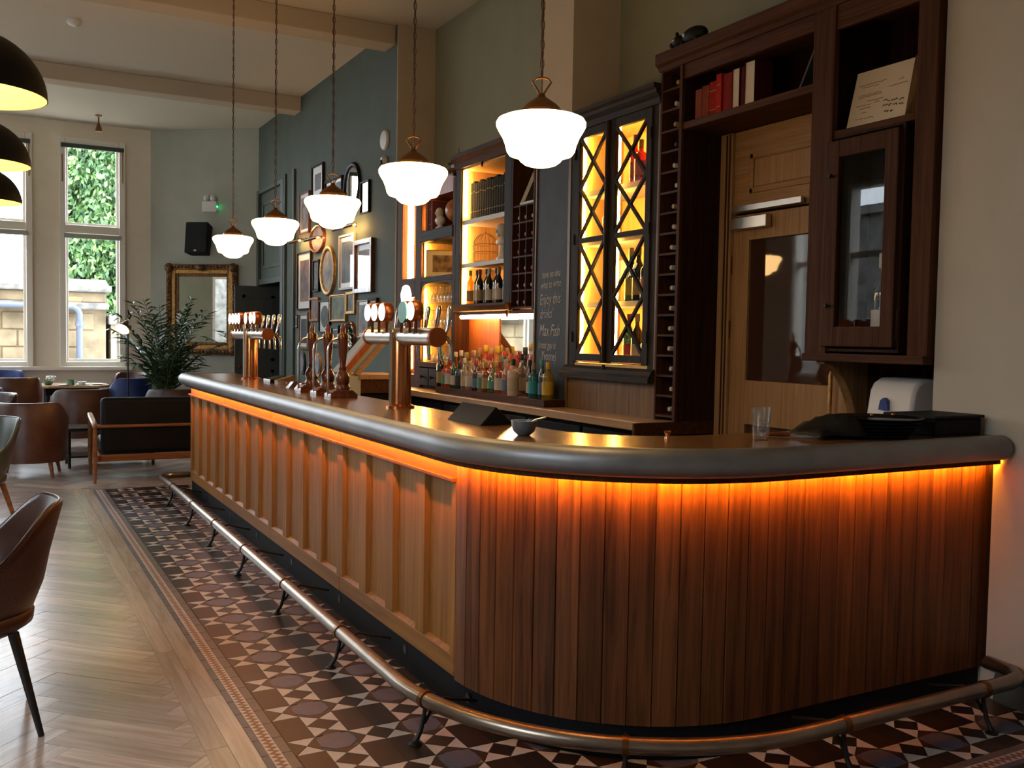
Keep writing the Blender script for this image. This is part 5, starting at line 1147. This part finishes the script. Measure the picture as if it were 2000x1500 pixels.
oval(11.72, 11.30, 1.78, 1.41, 'mahogany', None, 'round brown-framed mirror low on the green wall', .045, True)
def picture_light(y0, y1, z, label):
    t = thing('picture_light', label, 'picture light', (GX, (y0+y1)/2, z), 'brass picture lights'); x = GX-.17
    MB().tube([(x, y0, z), (x, y1, z)], .022, 12).build('shade', 'bronze', t, 50)
    MB().tube([(x+.019, y0+.03, z-.004), (x+.019, y1-.03, z-.004)], .008, 6).build('lamp', 'picture_lamp', t)
    ym = (y0+y1)/2
    MB().tube([(x, ym, z), (x+.06, ym, z+.04), (GX, ym, z+.04)], .007, 6).build('arm', 'bronze', t)
    MB().lathe([(.03, 0), (.03, -.012)], (GX, ym, z+.04), 14, 'x').build('wall_plate', 'bronze', t)
picture_light(13.75, 13.30, 2.93, 'brass picture light over the large reddish print')
picture_light(13.0, 12.45, 2.90, 'brass picture light over the gilt oval frame')
picture_light(11.75, 11.0, 2.93, 'brass picture light over the white-framed and red-brown pictures')
t = thing('wall_sounder', 'white round alarm sounder high on the green wall', 'alarm', (GX, 10.39, 3.72))
MB().lathe([(.115, 0), (.115, -.015), (.10, -.03), (.02, -.034)], (GX, 10.39, 3.84), 28, 'x').build('disc', 'white_plastic', t, 40)
t = thing('wall_detector', 'small white detector with a dark lens below the round alarm sounder', 'detector', (GX, 10.39, 3.55))
MB().lathe([(.055, 0), (.055, -.03), (.04, -.05)], (GX, 10.39, 3.60), 20, 'x').build('body', 'white_plastic', t, 40)
MB().ell((GX-.05, 10.38, 3.585), (.02, .028, .028)).build('lens', 'black_gloss', t, 60)

# ---- on the angled wall: gilt mirror, speaker, emergency light
AW = Vector((2.43, 17.5, 0)); AD = Vector((1.55, -1.22, 0)).normalized(); AN = Vector((-1.22, -1.55, 0)).normalized()
def aw(s, o, z): v = AW+AD*s+AN*o; return (v.x, v.y, z)
def awbox(b, s0, s1, o0, o1, z0, z1):
    return b.ext([aw(s0, o0, z0), aw(s1, o0, z0), aw(s1, o0, z1), aw(s0, o0, z1)], [aw(s0, o1, z0), aw(s1, o1, z0), aw(s1, o1, z1), aw(s0, o1, z1)])
t = thing('gilt_mirror', 'large mirror in a heavy carved antique gilt frame on the angled wall', 'mirror', aw(.97, 0, 1.24))
S0, S1, Z0, Z1 = .33, 1.62, 1.24, 2.77
for (lo, hi, o0, mt, nm) in ((0, .09, .09, 'gilt_dk', 'outer_frame'), (.08, .16, .065, 'gilt', 'inner_frame'), (.15, .21, .04, 'gilt_dk', 'slip')):
    b = MB()
    for q in ((S0+lo, S0+hi, Z0+lo, Z1-lo), (S1-hi, S1-lo, Z0+lo, Z1-lo)): awbox(b, q[0], q[1], 0.002, o0, q[2], q[3])
    for q in ((Z0+lo, Z0+hi), (Z1-hi, Z1-lo)): awbox(b, S0+hi, S1-hi, 0.002, o0, q[0], q[1])
    b.build(nm, mt, t, bevel=.015)
b = MB(); rnd = random.Random(4)
for side in range(4):
    n = 20 if side < 2 else 24
    for i in range(n):
        f = (i+.5)/n
        s, z = ((S0+(S1-S0)*f, Z0+.045 if side == 0 else Z1-.045) if side < 2 else ((S0+.045 if side == 2 else S1-.045), Z0+(Z1-Z0)*f))
        r = rnd.uniform(.026, .042); b.ell(aw(s, .085, z), (r, r, r*rnd.uniform(.7, 1.2)), 8, 6)
for s in (S0+.06, S1-.06):
    for z in (Z0+.06, Z1-.06): b.ell(aw(s, .09, z), (.08, .08, .08), 10, 6)
b.ell(aw((S0+S1)/2, .09, Z1-.06), (.10, .10, .06), 10, 6)
b.build('carving', 'gilt_dk', t, 70)
awbox(MB(), S0+.2, S1-.2, .01, .025, Z0+.2, Z1-.2).build('glass', 'mirror', t)
t = thing('wall_speaker', 'black loudspeaker tilted forward high on the angled wall', 'speaker', aw(1.02, 0, 2.92))
b = MB(); s0, s1 = .84, 1.18
b.ext([aw(s0, .06, 3.40), aw(s1, .06, 3.40), aw(s1, .16, 2.90), aw(s0, .16, 2.90)], [aw(s0-.03, .30, 3.46), aw(s1+.03, .30, 3.46), aw(s1+.03, .36, 2.94), aw(s0-.03, .36, 2.94)])
b.build('cabinet', 'black', t, bevel=.015)
MB().tube([aw(1.01, 0, 3.2), aw(1.01, .12, 3.2)], .025, 8).build('bracket', 'iron', t)
awbox(MB(), .99, 1.03, .358, .366, 2.97, 2.99).build('badge', 'steel', t)
t = thing('emergency_light', 'white twin-head emergency light with a green indicator on the angled wall', 'emergency light', aw(1.12, 0, 3.65))
awbox(MB(), .99, 1.25, 0, .09, 3.65, 3.83).build('case', 'white_plastic', t, bevel=.008)
for s in (1.06, 1.18): MB().ell(aw(s, .06, 3.885), (.05, .045, .055), 16, 10).build('lamp_head', 'white_plastic', t, 60)
MB().ell(aw(1.257, .06, 3.74), (.012, .012, .012), 10, 6).build('indicator', 'green_led', t, 60)
t = thing('smoke_detector', 'white smoke detector on the ceiling', 'detector', (.84, 11.83, ZC))
MB().lathe([(.075, 0), (.075, -.02), (.06, -.045), (.03, -.06), (.005, -.062)], (.84, 11.83, ZC), 24).build('housing', 'white_plastic', t, 40)
t = thing('ceiling_spot', 'small bronze bell-shaped spotlight on the ceiling above the window', 'spotlight', (1.54, 16.73, ZC))
MB().lathe([(.05, 0), (.05, -.015), (.012, -.03), (.012, -.12), (.02, -.14), (.04, -.19), (.055, -.26), (.05, -.262)], (1.54, 16.73, ZC), 18).build('body', 'bronze', t, 45)

# ================================================================== SEATING AREA
def shell(b, R, th, z_bot, ztop, a0, a1, n=28, front=.0, squash=1.0, flare=0):
    """upholstered wrap: open towards +Y, high at the back (-Y)"""
    rings = []
    for i in range(n+1):
        a = a0+(a1-a0)*i/n; zt = ztop(a)
        ux, uy = math.sin(a), -math.cos(a)*squash
        r0, r1 = R, R-th; fl = flare*max(0, math.cos(a))
        rings.append([(ux*(r0*.94), uy*(r0*.94)+front, z_bot), (ux*(r0+fl), uy*(r0+fl)+front, zt-.03), (ux*(r0-.015+fl), uy*(r0-.015+fl)+front, zt), (ux*(r1+.015+fl), uy*(r1+.015+fl)+front, zt), (ux*(r1+fl), uy*(r1+fl)+front, zt-.03), (ux*(r1*.97), uy*(r1*.97)+front, z_bot+.02)])
    m = 6; vs_ = [p for r in rings for p in r]; fs = []
    for i in range(n): fs += [(i*m+k, (i+1)*m+k, (i+1)*m+(k+1) % m, i*m+(k+1) % m) for k in range(m)]
    fs += [tuple(range(m-1, -1, -1)), tuple(range(n*m, (n+1)*m))]
    return b.add(vs_, fs)
def tub_chair(label, mat, leg, back_z=.82, arm_z=.62, R=.38, group=None, leg_h=.17):
    t = thing('tub_chair', label, 'chair', (0, 0, 0), group)
    def zt(a):
        f = max(0, min(1, (abs(a)-.9)/.75)); f = f*f*(3-2*f); return back_z+(arm_z-back_z)*f
    shell(MB(), R, .085, leg_h, zt, -2.15, 2.15, 34, squash=.95).build('back_shell', mat, t, 50)
    s = MB().lathe([(R-.09, leg_h), (R-.07, leg_h+.03), (R-.075, .42), (R-.11, .46), (.001, .465)], (0, .0, 0), 30)
    s.v = [(x, max(y, -R)+(.08 if y > 0 else 0), z) for x, y, z in s.v]
    s.build('seat_cushion', mat, t, 50)
    for sx in (-1, 1):
        for sy in (-1, 1): MB().tube([(sx*.24, sy*.24, leg_h+.01), (sx*.27, sy*.27, 0)], [.026, .016], 10).build('leg', leg, t, 50)
    return t
place(tub_chair('brown leather tub chair with its back to the bar, beside the black sofa', 'leather', 'teak', .82, .66, .40), (.36, 11.72, 0), -.18)
place(tub_chair('brown leather armchair behind the sofa with a light along its top edge', 'leather', 'teak', .82, .64, .40), (1.06, 14.2, 0), .10)
place(tub_chair('brown leather armchair partly hidden behind the sofa and the bar end', 'leather_dk', 'teak', .82, .64, .40), (2.24, 14.0, 0), -.1)
place(tub_chair('brown wing chair at the left of the window table', 'leather', 'teak', .92, .66, .40), (.26, 15.6, 0), .15)
place(tub_chair('dark brown tub chair half out of sight behind the first tub chair', 'leather_dk', 'teak', .80, .64, .36), (-.05, 13.6, 0), 2.2)
place(tub_chair('dark blue velvet chair between the window table and the sofa', 'blue_velvet', 'leg_black', .88, .62, .36), (1.90, 16.1, 0), .35)
place(tub_chair('bright blue velvet chair against the window sill', 'blue_velvet', 'leg_black', .96, .62, .38), (.10, 16.95, 0), 2.9)
place(tub_chair('blue velvet chair beside the brown wing chair', 'blue_velvet', 'leg_black', .80, .60, .36), (-.20, 14.9, 0), 1.2)
place(tub_chair('brown wooden-armed chair at the lamp end of the window table', 'leather', 'teak', .92, .66, .34), (2.0, 16.95, 0), 2.6)
# shell chairs
def shell_chair(label, mat, leg, legc=0):
    t = thing('shell_chair', label, 'chair', (0, 0, 0))
    def zt(a):
        f = max(0, min(1, (abs(a)-.45)/1.2)); f = f*f*(3-2*f); return .90-.26*f
    b = MB(); rings = []; n = 30
    for i in range(n+1):
        a = -1.75+3.5*i/n; z1 = zt(a); ring = []
        for k, (fz, fr) in enumerate(((0, .60), (.15, .78), (.35, .90), (.6, .98), (.85, 1.08), (.97, 1.13), (1.0, 1.12))):
            z = .40+(z1-.40)*fz; r = .31*fr; ring.append((math.sin(a)*r, -math.cos(a)*r*1.02, z))
        for fz, fr in ((1.0, 1.04), (.95, 1.0), (.6, .84), (.3, .72), (.12, .55)):
            z = .42+(z1-.42)*fz; r = .31*fr; ring.append((math.sin(a)*r, -math.cos(a)*r*1.02, z))
        rings.append(ring)
    m = len(rings[0]); fs = []
    for i in range(n): fs += [(i*m+k, (i+1)*m+k, (i+1)*m+(k+1) % m, i*m+(k+1) % m) for k in range(m)]
    fs += [tuple(range(m-1, -1, -1)), tuple(range(n*m, (n+1)*m))]
    b.add([p for r in rings for p in r], fs).build('back_shell', mat, t, 60)
    MB().lathe([(.10, .37), (.22, .385), (.275, .42), (.28, .46), (.25, .485), (.001, .49)], (0, .03, 0), 30).build('seat', mat, t, 60)
    MB().tube([(math.sin(a)*.31*1.085, -math.cos(a)*.31*1.02*1.085, zt(a)+.002) for a in [-1.7+3.4*i/28 for i in range(29)]], .006, 6).build('piping', mat, t, 60)
    for sx in (-1, 1):
        for sy in (-1, 1): MB().tube([(sx*.16, sy*.16, .40), (sx*.25, sy*.25, 0)], [.022, .012], 10).build('leg', leg, t, 50)
    return t
place(shell_chair('brown leather shell chair on splayed black legs standing near the tiled strip', 'leather_dk', 'leg_black'), (-.10, 4.36, 0), PI/2+.05)
place(shell_chair('green leather shell chair on brown wooden legs beyond the near leather chair', 'leather_green', 'teak'), (-.15, 8.45, 0), PI/2+.5)
# sofa
t = thing('sofa', 'black upholstered two-seat sofa with a teak frame, its back to the bar', 'sofa', (0, 0, 0))
SW = 1.75
MB().box(.06, 0, .30, SW-.06, .13, .90).build('backrest', 'sofa_black', t, 50, bevel=.045)
for k in range(2): MB().box(.07+k*(SW-.14)/2, .12, .28, .07+(k+1)*(SW-.14)/2-.01, .72, .45).build('seat_cushion', 'sofa_black', t, 50, bevel=.04)
MB().tube([(.02, -.03, .60), (SW-.02, -.03, .60)], .018, 10).build('back_rail', 'teak', t, 50)
MB().box(.03, .02, .22, SW-.03, .06, .29).box(.03, .66, .22, SW-.03, .70, .29).build('seat_rail', 'teak', t, bevel=.008)
for x in (0, SW):
    MB().tube([(x, -.03, .58), (x, .02, .605), (x, .2, .63), (x, .5, .655), (x, .72, .68), (x, .78, .66)], [.018, .026, .032, .034, .028, .014], 12, flat=.55).build('armrest', 'teak', t, 60)
    for y in (-.02, .70): MB().tube([(x, y, .62 if y > 0 else .59), (x, y, .3), (x, y-.015 if y < 0 else y+.015, 0)], [.020, .026, .014], 10).build('leg', 'teak', t, 50)
MB().box(.03, .02, .23, .07, .70, .28).box(SW-.07, .02, .23, SW-.03, .70, .28).build('side_rail', 'teak', t)
place(t, (.95, 10.87, 0), -.02)
# coffee table, window table and what stands on it
t = thing('coffee_table', 'dark low coffee table in front of the sofa', 'table', (1.2, 12.35, 0))
MB().box(.75, 12.1, .43, 1.75, 12.65, .47).build('top', 'black_gloss', t, bevel=.006)
MB().box(.78, 12.14, .12, 1.72, 12.61, .14).build('lower_shelf', 'black_gloss', t)
for x in (.79, 1.71):
    for y in (12.14, 12.61): MB().tube([(x, y, 0), (x, y, .43)], .018, 8).build('leg', 'leg_black', t)
t = thing('window_table', 'wooden table under the windows with crockery and flowers on it', 'table', (1.08, 16.35, 0))
MB().prism([(.55, 16.0), (.75, 15.82), (1.45, 15.82), (1.62, 16.0), (1.62, 16.6), (1.45, 16.78), (.75, 16.78), (.55, 16.6)], .735, .77).build('top', 'counter_oak', t, bevel=.006)
MB().box(.72, 15.95, .62, 1.46, 16.65, .735).build('apron', 'black', t)
for x in (.75, 1.42):
    for y in (15.98, 16.62): MB().tube([(x, y, .7), (x, y, 0)], [.03, .02], 8).build('leg', 'leg_black', t)
t = thing('flower_bowl', 'white flowers in a green bowl on the window table', 'flowers', (.78, 16.1, .77))
MB().lathe([(.04, 0), (.07, .03), (.075, .06), (.07, .06), (.06, .03), (0, .01)], (.76, 16.1, .77), 18).build('bowl', 'sage_ceramic', t, 50)
b = MB(); rnd = random.Random(6)
for k in range(24):
    a = rnd.uniform(0, 2*PI); r = rnd.uniform(0, .075); b.ell((.80+r*math.cos(a), 16.1+r*math.sin(a), .85+rnd.uniform(0, .05)), (.022, .022, .016), 8, 5)
b.build('blossom', 'white_ceramic', t, 70)
t = thing('tea_cup', 'squat sage green mug on the window table', 'mug', (1.06, 16.0, .77))
MB().lathe([(.05, 0), (.055, .01), (.055, .085), (.05, .085), (.048, .02), (0, .012)], (1.06, 16.0, .77), 20).build('body', 'sage_ceramic', t, 45)
MB().tube([(1.115, 16.0, .835), (1.14, 16.0, .83), (1.14, 16.0, .80), (1.11, 16.0, .79)], .006, 6).build('handle', 'sage_ceramic', t, 60)
for k, (x, y, r, nm) in enumerate(((.98, 15.93, .10, 'wide white plate beside the sage green mug'), (1.22, 16.0, .11, 'white dinner plate in the middle of the window table'), (1.45, 16.1, .09, 'small white plate near the lamp end of the window table'))):
    p_ = thing('plate', nm, 'plate', (x, y, .77)); MB().lathe([(r*.6, 0), (r, .014), (r*.97, .018), (r*.6, .006), (0, .005)], (x, y, .77), 24).build('dish', 'white_ceramic', p_, 50)
    if k == 1: MB().lathe([(r*.4, .0), (r*.62, .05), (r*.58, .05), (0, .01)], (x, y, .776), 20).build('stacked_bowl', 'white_ceramic', p_, 50)
# floor lamp
t = thing('floor_lamp', 'dark jointed floor lamp with a lit bell shade beside the palm', 'lamp', (1.80, 15.3, 0)); lx, ly = 1.80, 15.3
MB().lathe([(.14, 0), (.14, .015), (.02, .03)], (lx, ly, 0), 24).build('base', 'iron', t, 40)
MB().tube([(lx, ly, .02), (lx, ly, 1.86), (lx+.01, ly, 1.90), (lx+.0, ly-.02, 1.92)], .011, 8).build('pole', 'iron', t, 50)
MB().tube([(lx, ly, 1.90), (lx+.04, ly-.02, 1.84), (lx+.0, ly-.06, 1.78)], .014, 8).build('arm', 'iron', t, 50)
hd = Vector((lx-.03, ly-.07, 1.74)); dirv = Vector((-.45, -.55, -.70)).normalized()
def axis_lathe(prof, o, d, n=22):
    q = Vector((0, 0, 1)).rotation_difference(d); b = MB().lathe(prof, (0, 0, 0), n, cap=False); b.v = [tuple(o+q @ Vector(v)) for v in b.v]; return b
axis_lathe([(.02, -.03), (.035, 0), (.05, .03), (.085, .085), (.105, .15)], hd, dirv).build('shade', 'bronze', t, 60)
axis_lathe([(.018, -.028), (.033, .004), (.048, .034), (.082, .087), (.102, .149)], hd, dirv).build('shade_lining', 'dome_inner', t, 60)
MB().ell(hd+dirv*.085, (.04, .04, .04), 14, 9).build('bulb', 'bulb', t, 60)
# palm
t = thing('potted_palm', 'large arching palm in a pot by the gilt mirror', 'plant', (2.36, 15.45, 0)); px, py = 2.36, 15.45
MB().lathe([(.17, 0), (.19, .02), (.24, .42), (.255, .46), (.235, .46), (.22, .42), (0, .40)], (px, py, 0), 26).build('pot', 'terracotta', t, 45)
rnd = random.Random(11)
for k in range(30):
    a = k*2.399+rnd.uniform(-.2, .2); L = rnd.uniform(1.0, 1.9); lean = rnd.uniform(.25, .95); H = L*(1.08-.33*lean)
    pts = []
    for i in range(13):
        s = i/12; r = L*lean*.62*s**1.5; z = .42+H*(s*1.12-.30*lean*s**3)
        pts.append(Vector((px+math.cos(a)*r+.02*math.sin(k), py+math.sin(a)*r, z)))
    fr_ = MB().tube(pts, [.010-.0065*i/12 for i in range(13)], 5).build('frond', 'leaf_dry', t, 60)
    lf_ = MB()
    for i in range(4, 13):
        for m_ in range(2):
            f = i-1+m_*.5; i0 = int(f); p = pts[i0].lerp(pts[min(12, i0+1)], f-i0); tg = (pts[min(12, i0+1)]-pts[max(0, i0-1)]).normalized()
            sd = tg.cross(Vector((0, 0, 1))).normalized()
            for sg in (-1, 1):
                d = (sd*sg*.8+tg*.65+Vector((0, 0, rnd.uniform(-.35, .15)))).normalized(); ll = .30*(1-.55*abs((i-7)/8))*rnd.uniform(.9, 1.3); w = .024
                n_ = d.cross(Vector((0, 0, 1))).normalized()*w; dr_ = Vector((0, 0, -.10*ll*rnd.uniform(.5, 2)))
                lf_.add([p, p+d*ll*.45+n_, p+d*ll+dr_*1.8, p+d*ll*.45-n_], [(0, 1, 2, 3)])
    lf_.build('leaflets', 'leaf', fr_, norm=False)
